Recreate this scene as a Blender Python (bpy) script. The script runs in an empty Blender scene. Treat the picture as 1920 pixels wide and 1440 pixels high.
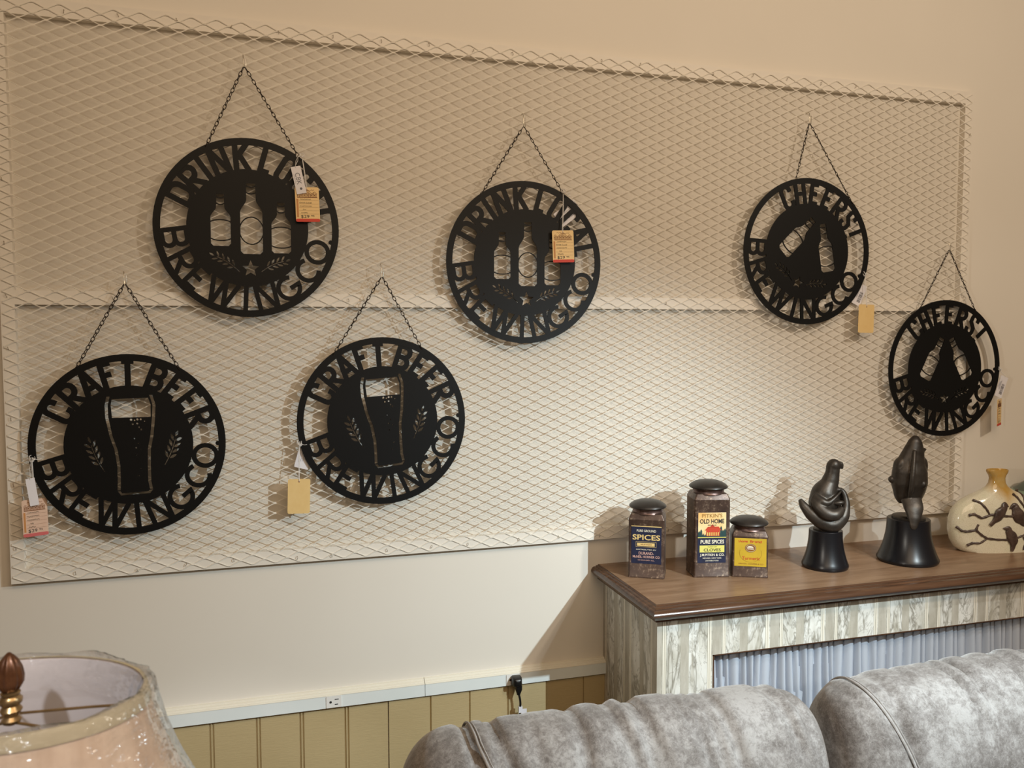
import bpy, math, random
from math import sin, cos, pi, radians
from mathutils import Vector, Matrix, noise
S = bpy.context.scene
COL = S.collection
random.seed(7)

# ------------------------------------------------------------------ camera
F, YAW, PITCH, ROLL = 1535.6, .28203, -.06012, -.00198
CAM = Vector((.5391, -1.93318, 1.60047))
cy_, sy_, cp_, sp_, cr_, sr_ = cos(YAW), sin(YAW), cos(PITCH), sin(PITCH), cos(ROLL), sin(ROLL)
FW = Vector((sy_*cp_, cy_*cp_, sp_)); R0 = Vector((cy_, -sy_, 0)); U0 = R0.cross(FW)
RT = cr_*R0 + sr_*U0; UP = -sr_*R0 + cr_*U0
cd = bpy.data.cameras.new('camera'); cam = bpy.data.objects.new('camera', cd); COL.objects.link(cam)
cd.sensor_width = 36; cd.lens = F/1920*36; cd.clip_start = .02
m = Matrix((RT, UP, -FW)).transposed().to_4x4(); m.translation = CAM; cam.matrix_world = m
cd.dof.use_dof = True; cd.dof.focus_distance = 1.75; cd.dof.aperture_fstop = 9.0
S.camera = cam

def at(px, py, y):                       # the point of the plane Y=y seen at a photo position
    d = ((px-960)*RT - (py-720)*UP)/F + FW
    return CAM + d*((y-CAM.y)/d.y)

# ------------------------------------------------------------------ light
S.view_settings.view_transform = 'Standard'; S.view_settings.look = 'None'
S.view_settings.gamma = 1; S.view_settings.exposure = 0
w = bpy.data.worlds.new('room_light'); S.world = w; w.use_nodes = True
bg = w.node_tree.nodes['Background']; bg.inputs[0].default_value = (1, .66, .38, 1); bg.inputs[1].default_value = .12

def light(name, kind, loc, target, power, color, size=.05, spot=None, blend=.5):
    l = bpy.data.lights.new(name, kind); l.energy = power; l.color = color
    if kind == 'AREA': l.size = size
    else: l.shadow_soft_size = size
    if spot: l.spot_size = radians(spot); l.spot_blend = blend
    o = bpy.data.objects.new(name, l); COL.objects.link(o); o.location = loc
    o.rotation_euler = (Vector(target)-Vector(loc)).to_track_quat('-Z', 'Y').to_euler()
    return o
light('unseen_spot', 'SPOT', (2.0, -1.55, 1.85), (.85, 0, .22), 122, (.82, 1, 1.08), .012, 88, 1.0)
light('unseen_spot', 'SPOT', (2.35, -1.75, 2.75), (1.8, -.3, .60), 33, (.94, 1, 1.03), .03, 54, .9)
light('side_lamp_light', 'SPOT', (-.3, -1.93, 1.66), (2.15, 0, 1.18), 34, (1, .93, .82), .025, 31, .6)
light('unseen_spot', 'SPOT', (.15, -2.35, 2.35), (.30, -1.08, 1.2), 52, (.95, .97, 1), .03, 20, .5)  # unseen spot added to brighten the lamp shade and its lining
light('ceiling_panel', 'AREA', (.95, -2.5, 3.0), (.7, 0, 2.0), 33, (1, .74, .49), 2.0)
light('ceiling_panel', 'AREA', (2.6, -2.3, 2.9), (2.3, 0, 1.6), 21, (1, .83, .64), .14)

# ------------------------------------------------------------------ materials
def mat(name, color=(.8, .8, .8), rough=.5, metal=0, **kw):
    m = bpy.data.materials.new(name); m.use_nodes = True
    b = m.node_tree.nodes['Principled BSDF']
    b.inputs['Base Color'].default_value = (*color, 1); b.inputs['Roughness'].default_value = rough
    b.inputs['Metallic'].default_value = metal
    for k, v in kw.items(): b.inputs[k.replace('_', ' ')].default_value = v
    return m
class NT:
    def __init__(s, m): s.m = m; s.t = m.node_tree; s.b = s.t.nodes['Principled BSDF']
    def n(s, typ, **kw):
        x = s.t.nodes.new(typ)
        for k, v in kw.items():
            if hasattr(x, k): setattr(x, k, v)
            else: x.inputs[k].default_value = v
        return x
    def l(s, a, b): s.t.links.new(a, b)
    def coord(s, scale=(1, 1, 1), rot=(0, 0, 0)):
        tc = s.n('ShaderNodeTexCoord'); mp = s.n('ShaderNodeMapping')
        mp.inputs['Scale'].default_value = scale; mp.inputs['Rotation'].default_value = rot
        s.l(tc.outputs['Object'], mp.inputs[0]); return mp.outputs[0]
    def noise(s, co, scale, detail=4, rough=.55, dist=0):
        x = s.n('ShaderNodeTexNoise'); s.l(co, x.inputs['Vector'])
        x.inputs['Scale'].default_value = scale; x.inputs['Detail'].default_value = detail
        x.inputs['Roughness'].default_value = rough; x.inputs['Distortion'].default_value = dist
        return x.outputs['Fac']
    def ramp(s, fac, stops, interp='LINEAR'):
        x = s.n('ShaderNodeValToRGB'); s.l(fac, x.inputs[0]); cr = x.color_ramp; cr.interpolation = interp
        while len(cr.elements) < len(stops): cr.elements.new(.5)
        for e, (p, c) in zip(cr.elements, stops):
            e.position = p; e.color = (*c, 1) if len(c) == 3 else c
        return x.outputs[0]
    def mix(s, fac, a, b, typ='MIX'):
        x = s.n('ShaderNodeMix', data_type='RGBA', blend_type=typ)
        for i, v in ((0, fac), (6, a), (7, b)):
            if hasattr(v, 'links'): s.l(v, x.inputs[i])
            elif i == 0: x.inputs[0].default_value = v
            else: x.inputs[i].default_value = (*v, 1)
        return x.outputs[2]
    def math(s, op, a, b=None):
        x = s.n('ShaderNodeMath', operation=op)
        for i, v in ((0, a), (1, b)):
            if v is None: continue
            if hasattr(v, 'links'): s.l(v, x.inputs[i])
            else: x.inputs[i].default_value = v
        return x.outputs[0]
    def bump(s, h, strength=.3, dist=.002):
        x = s.n('ShaderNodeBump'); s.l(h, x.inputs['Height']); x.inputs['Strength'].default_value = strength
        x.inputs['Distance'].default_value = dist; s.l(x.outputs[0], s.b.inputs['Normal'])
    def base(s, c): s.l(c, s.b.inputs['Base Color'])

def noisy(name, c1, c2, scale, rough=.5, metal=0, bump=.2, bd=.001, sc=(1, 1, 1), **kw):
    m = mat(name, c1, rough, metal, **kw); t = NT(m); co = t.coord(sc)
    f = t.noise(co, scale); t.base(t.ramp(f, [(.35, c1), (.65, c2)]))
    if bump: t.bump(t.noise(co, scale*4), bump, bd)
    return m

M = {}
M['wall'] = noisy('wall_paint', (.74, .70, .63), (.755, .715, .645), 3, .62, bump=.12, bd=.0006)
M['mesh'] = noisy('panel_paint', (.83, .79, .71), (.85, .81, .73), 30, .5, bump=.05)
M['board'] = noisy('board_paint', (.75, .71, .64), (.77, .73, .66), 20, .5, bump=.1, bd=.0006)
M['trimwhite'] = noisy('trim_paint', (.74, .80, .80), (.78, .83, .83), 8, .4, bump=.05)
M['railpaint'] = noisy('rail_paint', (.74, .70, .60), (.76, .73, .63), 8, .42, bump=.05)
m = mat('plank_paint', (.4, .3, .2), .5); t = NT(m); co = t.coord((1, 1, 14))
f = t.noise(t.coord((9, 9, 60)), 6, 5); t.base(t.ramp(t.noise(t.coord(), 3), [(.3, (.45, .35, .185)), (.7, (.50, .40, .22))])); t.bump(f, .35, .0012); M['plank'] = m
M['floor'] = noisy('floor_carpet', (.16, .14, .12), (.2, .18, .15), 40, .95)
M['black'] = mat('black_steel', (.0040, .0042, .0045), .5, Specular_IOR_Level=.22)
M['chain'] = mat('chain_steel', (.03, .02, .014), .38, .6)
M['hook'] = mat('hook_steel', (.62, .58, .5), .25, 1)
M['staple'] = mat('staple_steel', (.34, .28, .2), .5, .3)
M['string'] = mat('string_cotton', (.75, .74, .73), .8)
M['tan'] = noisy('tag_card', (.74, .52, .22), (.77, .56, .25), 40, .6, bump=0)
M['tanpink'] = noisy('tag_card_shaded', (.68, .47, .36), (.72, .52, .40), 40, .6, bump=0)  # printed tag card in shade, the pinkish shading put into its colour
M['orange'] = mat('tag_card_printed', (.86, .62, .29), .55)
M['red'] = mat('red_ink', (.62, .045, .02), .55)
M['pinkink'] = mat('shaded_red_ink', (.60, .13, .13), .55)  # red ink of that tag, same shade put into the colour
M['brown'] = mat('brown_ink', (.22, .08, .02), .6)
M['brownl'] = mat('light_brown_ink', (.55, .25, .08), .6)
M['pen'] = mat('pen_ink', (.02, .02, .02), .6)
M['white'] = mat('white_card', (.76, .75, .80), .5)
M['inkgrey'] = mat('grey_ink', (.12, .12, .14), .6)
M['black_plastic'] = mat('black_plastic', (.008, .008, .008), .35)
M['plasticwhite'] = mat('white_plastic', (.8, .8, .78), .35)
M['slot'] = mat('outlet_slot', (.02, .02, .02), .6)

# ------------------------------------------------------------------ mesh helpers
class MB:
    def __init__(s): s.v = []; s.f = []; s.mi = []
    def add(s, vs, fs, mi=0):
        k = len(s.v); s.v += [tuple(x) for x in vs]; s.f += [tuple(i+k for i in f) for f in fs]; s.mi += [mi]*len(fs)
    def box(s, a, b, mi=0, M4=None):
        x0, y0, z0 = a; x1, y1, z1 = b
        vs = [Vector(p) for p in ((x0, y0, z0), (x1, y0, z0), (x1, y1, z0), (x0, y1, z0), (x0, y0, z1), (x1, y0, z1), (x1, y1, z1), (x0, y1, z1))]
        if M4: vs = [M4 @ v for v in vs]
        s.add(vs, [(0, 3, 2, 1), (4, 5, 6, 7), (0, 1, 5, 4), (1, 2, 6, 5), (2, 3, 7, 6), (3, 0, 4, 7)], mi)
    def loft(s, rings, cap=True, closed=True, mi=0):
        n = len(rings[0]); vs = [p for r in rings for p in r]; fs = []
        for i in range(len(rings)-1):
            for j in range(n if closed else n-1):
                a, b = i*n+j, i*n+(j+1) % n; fs.append((a, b, b+n, a+n))
        if cap: fs.append(tuple(range(n))[::-1]); fs.append(tuple(range((len(rings)-1)*n, len(rings)*n)))
        s.add(vs, fs, mi)
    def lathe(s, prof, n=48, sx=1, sy=1, mi=0, c=(0, 0, 0)):
        s.loft([[(c[0]+r*cos(2*pi*k/n)*sx, c[1]+r*sin(2*pi*k/n)*sy, c[2]+z) for k in range(n)] for r, z in prof], mi=mi)
    def tube(s, pts, r, n=8, closed=False, mi=0, flat=None):
        pts = [Vector(p) for p in pts]; rr = r if isinstance(r, (list, tuple)) else [r]*len(pts)
        rings = []; N = len(pts); prev = None
        for i, p in enumerate(pts):
            a = pts[(i-1) % N] if (closed or i > 0) else p; b = pts[(i+1) % N] if (closed or i < N-1) else p
            d = (b-a).normalized()
            if prev is None:
                u = d.cross(Vector((0, 1, 0)))
                if u.length < .1: u = d.cross(Vector((1, 0, 0)))
                u.normalize()
            else: u = (prev - d*prev.dot(d)).normalized()
            prev = u; v = d.cross(u)
            fu, fv = flat if flat else (1, 1)
            rings.append([p + rr[i]*(cos(2*pi*k/n)*u*fu + sin(2*pi*k/n)*v*fv) for k in range(n)])
        if closed: rings.append(rings[0])
        s.loft(rings, cap=not closed, mi=mi)
    def ribbon(s, pts, wd, y0, y1, closed=False, mi=0, tf=None):   # flat stroke in XZ, thickness y0..y1
        P = []
        for p in pts:
            p = Vector((p[0], p[1]))
            if not P or (p-P[-1]).length > 1e-4: P.append(p)
        if closed and (P[0]-P[-1]).length < 1e-4: P.pop()
        N = len(P); L = []; Rr = []
        for i in range(N):
            a = P[i-1] if (closed or i > 0) else None; b = P[(i+1) % N] if (closed or i < N-1) else None
            d1 = (P[i]-a).normalized() if a is not None else None; d2 = (b-P[i]).normalized() if b is not None else None
            d1 = d1 or d2; d2 = d2 or d1
            n1 = Vector((-d1.y, d1.x)); n2 = Vector((-d2.y, d2.x)); nn = n1+n2
            if nn.length < 1e-4: nn = n1
            nn.normalize(); k = wd/2/max(.5, nn.dot(n1)); L.append(P[i]+nn*k); Rr.append(P[i]-nn*k)
        f = tf or (lambda q: q)
        L = [f(q) for q in L]; Rr = [f(q) for q in Rr]
        rings = [[(l[0], y0, l[1]), (r[0], y0, r[1]), (r[0], y1, r[1]), (l[0], y1, l[1])] for l, r in zip(L, Rr)]
        if closed: rings.append(rings[0])
        s.loft(rings, cap=not closed, mi=mi)
    def poly(s, pts, y0, y1, mi=0):                                # convex-ish outline in XZ
        n = len(pts); vs = [(p[0], y0, p[1]) for p in pts]+[(p[0], y1, p[1]) for p in pts]
        s.add(vs, [tuple(range(n)), tuple(range(n, 2*n))[::-1]]+[(i, i+n, (i+1) % n+n, (i+1) % n) for i in range(n)], mi)
    def mesh(s, me, M4, mi=0):
        s.add([M4 @ v.co for v in me.vertices], [tuple(p.vertices) for p in me.polygons], mi)
    def data(s, name, mats, smooth=None):
        me = bpy.data.meshes.new(name); me.from_pydata([tuple(v) for v in s.v], [], s.f); me.validate()
        for m in (mats if isinstance(mats, (list, tuple)) else [mats]): me.materials.append(m)
        if len(me.polygons) == len(s.mi):
            for p, i in zip(me.polygons, s.mi): p.material_index = i
        import bmesh
        b = bmesh.new(); b.from_mesh(me); bmesh.ops.recalc_face_normals(b, faces=b.faces); b.to_mesh(me); b.free()
        if smooth is not None:
            for p in me.polygons: p.use_smooth = True
            try: me.set_sharp_from_angle(angle=radians(smooth))
            except Exception: pass
        return me
def link(name, me, parent=None, loc=None):
    o = bpy.data.objects.new(name, me); COL.objects.link(o)
    if parent: o.parent = parent
    if loc is not None: o.location = loc
    return o
def obj(name, mb, mats, parent=None, smooth=None, loc=None): return link(name, mb.data(name, mats, smooth), parent, loc)
def tag(o, label, cat, group=None):
    o['label'] = label; o['category'] = cat
    if group: o['group'] = group
    return o
def thing(name, label, cat, loc=(0, 0, 0), rz=0, group=None):
    o = bpy.data.objects.new(name, None); COL.objects.link(o); o.location = loc; o.rotation_euler = (0, 0, rz)
    o.empty_display_size = .05
    return tag(o, label, cat, group)
def struct(name, mb, m, smooth=None):
    o = obj(name, mb, m, None, smooth); o['kind'] = 'structure'; return o
def dg(): return bpy.context.evaluated_depsgraph_get()
def bake(o):                             # evaluated mesh of a temporary object, which is removed again
    me = bpy.data.meshes.new_from_object(o.evaluated_get(dg())); d = o.data
    bpy.data.objects.remove(o)
    return me
_tc = {}
def text(s, bold=0, sp=1):
    k = (s, bold, sp)
    if k not in _tc:
        c = bpy.data.curves.new('t', 'FONT'); c.body = s; c.size = 1; c.align_x = 'CENTER'; c.align_y = 'CENTER'
        c.resolution_u = 3; c.offset = bold; c.space_character = sp
        o = bpy.data.objects.new('t', c); COL.objects.link(o); _tc[k] = bake(o)
    return _tc[k]
def put_text(mb, s, x, z, h, y, wd=None, bold=0, rot=0, sp=1, mi=0):  # h = cap height; wd = total width
    me = text(s, bold, sp); xs = [v.co.x for v in me.vertices]; ys = [v.co.y for v in me.vertices]
    if not xs: return
    W = max(xs)-min(xs); H = max(ys)-min(ys); sy = h/.7; sx = (wd/W) if wd else sy
    cx, cz = (max(xs)+min(xs))/2, (max(ys)+min(ys))/2 if H > .5 else .0
    M4 = Matrix.Translation((x, y, z)) @ Matrix.Rotation(rot, 4, 'Y') @ Matrix(((sx, 0, 0, -cx*sx), (0, 0, 0, 0), (0, sy, 0, -cz*sy), (0, 0, 0, 1)))
    mb.mesh(me, M4, mi)
def filled(outlines, y0, y1):            # 2D outlines with holes (even-odd), as a plate
    c = bpy.data.curves.new('c', 'CURVE'); c.dimensions = '2D'; c.fill_mode = 'BOTH'; c.extrude = abs(y1-y0)/2
    for pts in outlines:
        sp = c.splines.new('POLY'); sp.points.add(len(pts)-1); sp.use_cyclic_u = True
        for q, p in zip(sp.points, pts): q.co = (p[0], p[1], 0, 1)
    o = bpy.data.objects.new('c', c); COL.objects.link(o); me = bake(o)
    me.transform(Matrix.Translation((0, (y0+y1)/2, 0)) @ Matrix.Rotation(pi/2, 4, 'X'))
    return me
def arc(cx, cz, rx, rz, a0, a1, n=16): return [(cx+rx*cos(radians(a0+(a1-a0)*i/n)), cz+rz*sin(radians(a0+(a1-a0)*i/n))) for i in range(n+1)]
def smoothstep(a, b, x):
    t = min(1, max(0, (x-a)/(b-a))); return t*t*(3-2*t)

# ================================================================== the setting
mb = MB(); mb.box((-2.5, 0, 0), (5.0, .1, 3.6)); struct('wall_back', mb, M['wall'])
mb = MB(); mb.box((-2.5, -4.6, -.1), (5.0, .1, 0)); struct('floor', mb, M['floor'])
# chair rail: stepped moulding with the flat white raceway under it, in two lengths with a fine joint
def rail_piece(x0, x1):
    prof = [(0, .7672), (.006, .7668), (.008, .7655), (.0085, .7635), (.0125, .7630), (.0145, .7618), (.015, .7600), (.0185, .7595), (.0200, .7582), (.0200, .7570), (0, .7570)]
    mb = MB(); mb.loft([[(x, -d, z) for d, z in prof] for x in (x0, x1)], mi=0)
    mb.box((x0, -.0195, .7285), (x1, 0, .7572), mi=1)
    return mb
XJ = at(797, 1277, -.02).x
struct('trim_1', rail_piece(-2.5, XJ-.0006), [M['railpaint'], M['trimwhite']])
struct('trim_2', rail_piece(XJ+.0006, 5.0), [M['railpaint'], M['trimwhite']])
# beadboard sheets below the rail
def planks(x0, grooves, x1, yf, gw, dbl):
    mb = MB(); prof = [(x0, 0)]
    for g in grooves:
        for o in ((-gw, gw) if dbl else (0,)):
            prof += [(g+o-.0022, 0), (g+o-.001, .004), (g+o+.001, .004), (g+o+.0022, 0)]
    prof.append((x1, 0)); bot = [(x, -yf+d, 0.0) for x, d in prof]; top = [(x, -yf+d, .7235) for x, d in prof]
    bk = [(x1, -.0005, 0), (x0, -.0005, 0)]
    mb.loft([bot+bk, [(p[0], p[1], .7235) for p in bot+bk]])
    return mb
GL = [-.31, -.21, -.11, -.01, .09, .188, .287, .3861, .4871, .584, .6874]
struct('trim_3', planks(-2.5, [-2.4+.1*i for i in range(21)]+GL, .785, .008, .0035, True), M['plank'])
struct('trim_4', planks(.787, [.8881, .9858, 1.0836, 1.1854, 1.285]+[1.385+.1*i for i in range(35)], 5.0, .011, 0, False), M['plank'])
mb = MB(); mb.loft([[(x, -d, z) for d, z in ((0, 0), (.022, 0), (.022, .09), (.016, .105), (0, .11))] for x in (-2.5, 5.0)]); struct('baseboard_back', mb, M['railpaint'])

# ================================================================== mesh panel
WP, ZB, ZT = 2.4646, 1.08, 2.286
M['mesh_shade'] = noisy('mesh_shade_tone', (.665, .625, .555), (.68, .64, .57), 3, .6, bump=.1, bd=.0006)  # wall tone darkened for the shade that the mesh throws on it
pn = thing('mesh_panel', 'large cream painted expanded metal mesh panel in a flat board frame on the wall', 'wall panel', (0, 0, ZB))
def board(a, b):
    mb = MB(); (x0, z0), (x1, z1) = a, b; e = .0008
    mb.box((x0, -.019, z0-ZB), (x1, 0, z1-ZB)); return mb
for a, b in (((0, ZB), (.026, ZT)), ((2.4346, ZB), (WP, ZT)), ((.026, ZB), (2.4346, ZB+.031)), ((.026, 2.252), (2.4346, ZT)), ((.026, 1.6648), (2.4346, 1.694))):
    obj('frame_board', board(a, b), M['board'], pn)
px_, pz_ = .05068, .0230
mb = MB()
nx = 48; x_first = .0778; ztop = 2.279
# strands run left-right as flattened waves; neighbours meet in the bonds
nrow = int((ztop-ZB-.006)/(pz_/2))
for r in range(0, nrow+1):
    z = ztop - r*pz_/2 - pz_/4
    AMP = (pz_/2-.0020)/2
    ph = 1 if r % 2 == 0 else -1
    pts = []
    k0 = -1
    x = x_first - 2*px_
    for i in range(0, 2*nx+5):
        xc = x + i*px_/2; s_ = ph*(1 if i % 2 == 0 else -1)
        for dx in (-.0046, -.0024, .0024, .0046):
            pts.append((xc+dx, z+s_*(AMP-(.0007 if abs(dx) > .003 else 0)), s_))
    pts = [p for p in pts if .003 < p[0] < WP-.006]
    if not pts: continue
    rings = []
    for (X, Z, s_) in pts:
        # a flat strand, leaning a little, its upper bonds a hair forward
        y = -.0206-s_*.0003; ez, ey, nz, ny = .00096, .0004, .0002, .0005
        jz = .0006*noise.noise(Vector((X*5, r*.7, 0)))
        rings.append([(X, y-ey-ny, Z+ez-nz+jz), (X, y+ey-ny, Z-ez-nz+jz), (X, y+ey+ny, Z-ez+nz+jz), (X, y-ey+ny, Z+ez+nz+jz)])
    mb.loft(rings)
mb.v = [(a, b, c-ZB) for a, b, c in mb.v]
obj('expanded_mesh', mb, M['mesh'], pn)
mb = MB(); mb.box((.02, -.0015, .02), (2.44, 0, 1.19)); obj('mesh_shade_sheet', mb, M['mesh_shade'], pn)  # added sheet, its darker colour stands for shade behind the mesh
mb = MB(); mb.tube([(-.003, -.019, 0), (-.003, -.0232, 0), (0, -.0240, .0005), (.003, -.0232, 0), (.003, -.019, 0)], .00055, 5)
st = mb.data('staple', M['staple'])
for i in range(22):
    x = .14+i*.107
    o = link('staple', st, pn, (x+random.uniform(-.01, .01), 0, 2.268-ZB+random.uniform(-.004, .004))); o.rotation_euler = (0, radians(90)+random.uniform(-.5, .5), 0)
    o = link('staple', st, pn, (x+random.uniform(-.02, .02), 0, .014+random.uniform(-.004, .004))); o.rotation_euler = (0, radians(90)+random.uniform(-.5, .5), 0)
for i in range(9):
    for x in (.012, 2.450):
        o = link('staple', st, pn, (x, 0, .1+i*.125+random.uniform(-.03, .03))); o.rotation_euler = (0, random.uniform(-.5, .5)+radians(90), 0)
    o = link('staple', st, pn, (.2+i*.26+random.uniform(-.05, .05), 0, 1.68-ZB)); o.rotation_euler = (0, radians(90)+random.uniform(-.5, .5), 0)

# ================================================================== hanging signs
RS, RI, RD = .1938, .1790, .1270
def rrect(x0, y0, x1, y1, r, n=5):
    o = []
    for cx, cy, a in ((x1-r, y0+r, -90), (x1-r, y1-r, 0), (x0+r, y1-r, 90), (x0+r, y0+r, 180)): o += arc(cx, cy, r, r, a, a+90, n)
    return o
def glyph(ch, w, h, rnd):
    """centre-line strokes of a letter in a box w x h, (points, closed)"""
    h2 = h/2; b0, b1 = (.0045, h-.0045) if not rnd else (0, h)
    def bowl(y0, y1, x0=0): r = min((y1-y0)/2, w*.55); return [(x0, y0), (w-r, y0)]+arc(w-r, y0+r, r, r, -90, 0, 5)+arc(w-r, y1-r, r, r, 0, 90, 5)+[(x0, y1)]
    if ch == 'I': return [([(w/2, 0), (w/2, h)], 0)]
    if ch == 'D': return [([(0, 0), (0, h)], 0), (bowl(b0, b1), 0)]
    if ch == 'B': return [([(0, 0), (0, h)], 0), (bowl(h2, b1), 0), (bowl(b0, h2), 0)]
    if ch == 'P': return [([(0, 0), (0, h)], 0), (bowl(h*.45, b1), 0)]
    if ch == 'R': return [([(0, 0), (0, h)], 0), (bowl(h*.45, b1), 0), ([(w*.35, h*.45), (w, 0)], 0)]
    if ch == 'N': return [([(0, 0), (0, h)], 0), ([(w, 0), (w, h)], 0), ([(w*.02, h), (w*.98, 0)], 0)]
    if ch == 'K': return [([(0, 0), (0, h)], 0), ([(w, h), (0, h*.42)], 0), ([(w*.3, h*.58), (w, 0)], 0)]
    if ch == 'L': return [([(0, h), (0, 0)], 0), ([(0, b0), (w, b0)], 0)]
    if ch == 'A': return [([(0, 0), (w/2, h)], 0), ([(w/2, h), (w, 0)], 0), ([(w*.17, h*.3), (w*.83, h*.3)], 0)]
    if ch == 'E': return [([(0, 0), (0, h)], 0), ([(0, b1), (w, b1)], 0), ([(0, h2), (w*.85, h2)], 0), ([(0, b0), (w, b0)], 0)]
    if ch == 'F': return [([(0, 0), (0, h)], 0), ([(0, b1), (w, b1)], 0), ([(0, h*.52), (w*.85, h*.52)], 0)]
    if ch == 'T': return [([(w/2, 0), (w/2, h)], 0), ([(0, b1), (w, b1)], 0)]
    if ch == 'H': return [([(0, 0), (0, h)], 0), ([(w, 0), (w, h)], 0), ([(0, h2), (w, h2)], 0)]
    if ch == 'W': return [([(0, h), (w*.26, 0)], 0), ([(w*.26, 0), (w*.5, h)], 0), ([(w*.5, h), (w*.74, 0)], 0), ([(w*.74, 0), (w, h)], 0)]
    if ch == 'O': return [((arc(w/2, h2, w/2, h2, 0, 360, 28)[:-1] if rnd else rrect(0, 0, w, h, w*.48)), 1)]
    if ch == 'C': return [((arc(w/2, h2, w/2, h2, 52, 308, 24) if rnd else [(w, h*.70)]+arc(w/2, h-w/2, w/2, w/2, 0, 180, 8)+arc(w/2, w/2, w/2, w/2, 180, 360, 8)+[(w, h*.30)]), 0)]
    if ch == 'G': return [(arc(w/2, h2, w/2, h2, 55, 345, 26)+[(w, h*.46), (w*.55, h*.46)], 0)]
    if ch == 'S': return [([(w, h*.74)]+arc(w/2, h-w*.45, w/2, w*.45, 0, 180, 8)+[(w*.1, h*.6), (w*.9, h*.40)]+arc(w/2, w*.45, w/2, w*.45, 0, -180, 8)+[(0, h*.26)], 0)]
    if ch == '!': return [([(w/2, h*.27), (w/2, h)], 0), ([(w/2, 0), (w/2, h*.10)], 0)]
    if ch == '.': return [(arc(w/2, h*.0, .0024, .0024, 0, 360, 10)[:-1], 1)]
    return []
def letter(mb, ch, deg, w, top, sw, h=None, r0=None, rnd=False, jitter=0):
    th = radians(deg); er = Vector((sin(th), cos(th))); et = Vector((cos(th), -sin(th)))
    if top: base = RD-.003 if r0 is None else r0; h = h or (RI-RD+.007)
    else: et = -et; base = RI+.003 if r0 is None else r0; h = h or (RI-RD+.007)
    for k, (pts, closed) in enumerate(glyph(ch, w, h, rnd)):
        P = []
        for x, y in pts:
            q = er*(base+y) if top else er*(base-y)
            P.append(q+et*(x-w/2))
        o = .00006*k
        mb.ribbon(P, sw, -.0015+jitter+o, .0015+jitter+o, closed)
def bottle_outline(cx, zb, hw, nw, zs0, zs1, zt, M2=None):
    """cx centre, zb base, body half width, neck half width, shoulder start/end, top"""
    o = [(hw*.75, zb), (hw, zb+hw*.25), (hw, zs0)]
    for i in range(1, 7):
        t = i/6; o.append((nw+(hw-nw)*(1-smoothstep(0, 1, t)), zs0+(zs1-zs0)*t))
    o += [(nw*.92, zt)]
    o = o + [(-x, z) for x, z in o[::-1]]
    return [(cx+x, z) for x, z in o]
def xf(pts, ox, oz, ang): c, s = cos(ang), sin(ang); return [(ox+x*c-z*s, oz+x*s+z*c) for x, z in pts]
def star(cx, cz, r, a0=90): return [(cx+(r if i % 2 == 0 else r*.45)*cos(radians(a0+36*i)), cz+(r if i % 2 == 0 else r*.45)*sin(radians(a0+36*i))) for i in range(10)]
def leaf(cx, cz, L, W, a):
    return xf([(L*(t-.5), W*sin(pi*t)**.8) for t in [i/6 for i in range(7)]]+[(L*(t-.5), -W*sin(pi*t)**.8) for t in [5/6, 4/6, 3/6, 2/6, 1/6]], cx, cz, a)
def sprig(p0, p1, pairs, L, W, sag=0, side=1):
    """p0 = tip, p1 = stem end"""
    h = []; p0 = Vector(p0); p1 = Vector(p1); d = p1-p0; n = Vector((-d.y, d.x)).normalized(); a = math.atan2(d.y, d.x)
    def P(t): return p0+d*t+n*sag*sin(pi*t)
    sl = [P(.12+.88*i/8) for i in range(9)]
    ww = .0009
    h.append([tuple(p+n*ww) for p in sl]+[tuple(p-n*ww) for p in sl[::-1]])
    q = P(-.02); h.append(leaf(q.x-d.x*.03, q.y-d.y*.03, L*.9, W, a))
    for i in range(pairs):
        t = .10+.74*i/pairs
        for s in (-1, 1):
            c = P(t)+n*s*(W+.0042)
            h.append(leaf(c.x, c.y, L, W, a-s*.66))
    return h
TOP = {
 'drink': [('D', -63, .030), ('R', -47.5, .027), ('I', -35.5, .010), ('N', -22, .028), ('K', -4, .026), ('L', 16, .019), ('O', 32, .024), ('C', 47, .023), ('A', 62.5, .029), ('L', 78.5, .019)],
 'craft': [('C', -61, .025), ('R', -45, .026), ('A', -30, .030), ('F', -14.5, .020), ('T', 0, .024), ('B', 21.5, .026), ('E', 37.5, .021), ('E', 52.5, .021), ('R', 69, .026)],
 'cheers': [('C', -44, .025), ('H', -28.5, .024), ('E', -12, .020), ('E', 4, .020), ('R', 20.5, .025), ('S', 36.5, .022), ('!', 51, .010)],
}
LOW = {'drink': 0, 'craft': -7.5, 'cheers': -7.0}
BREW = [('B', 261, .034), ('R', 241, .034), ('E', 224.5, .028), ('W', 202.5, .056), ('I', 183, .010), ('N', 166.5, .038), ('G', 147, .046), ('C', 125.5, .044), ('O', 108.5, .045), ('.', 98.5, .004)]
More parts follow.
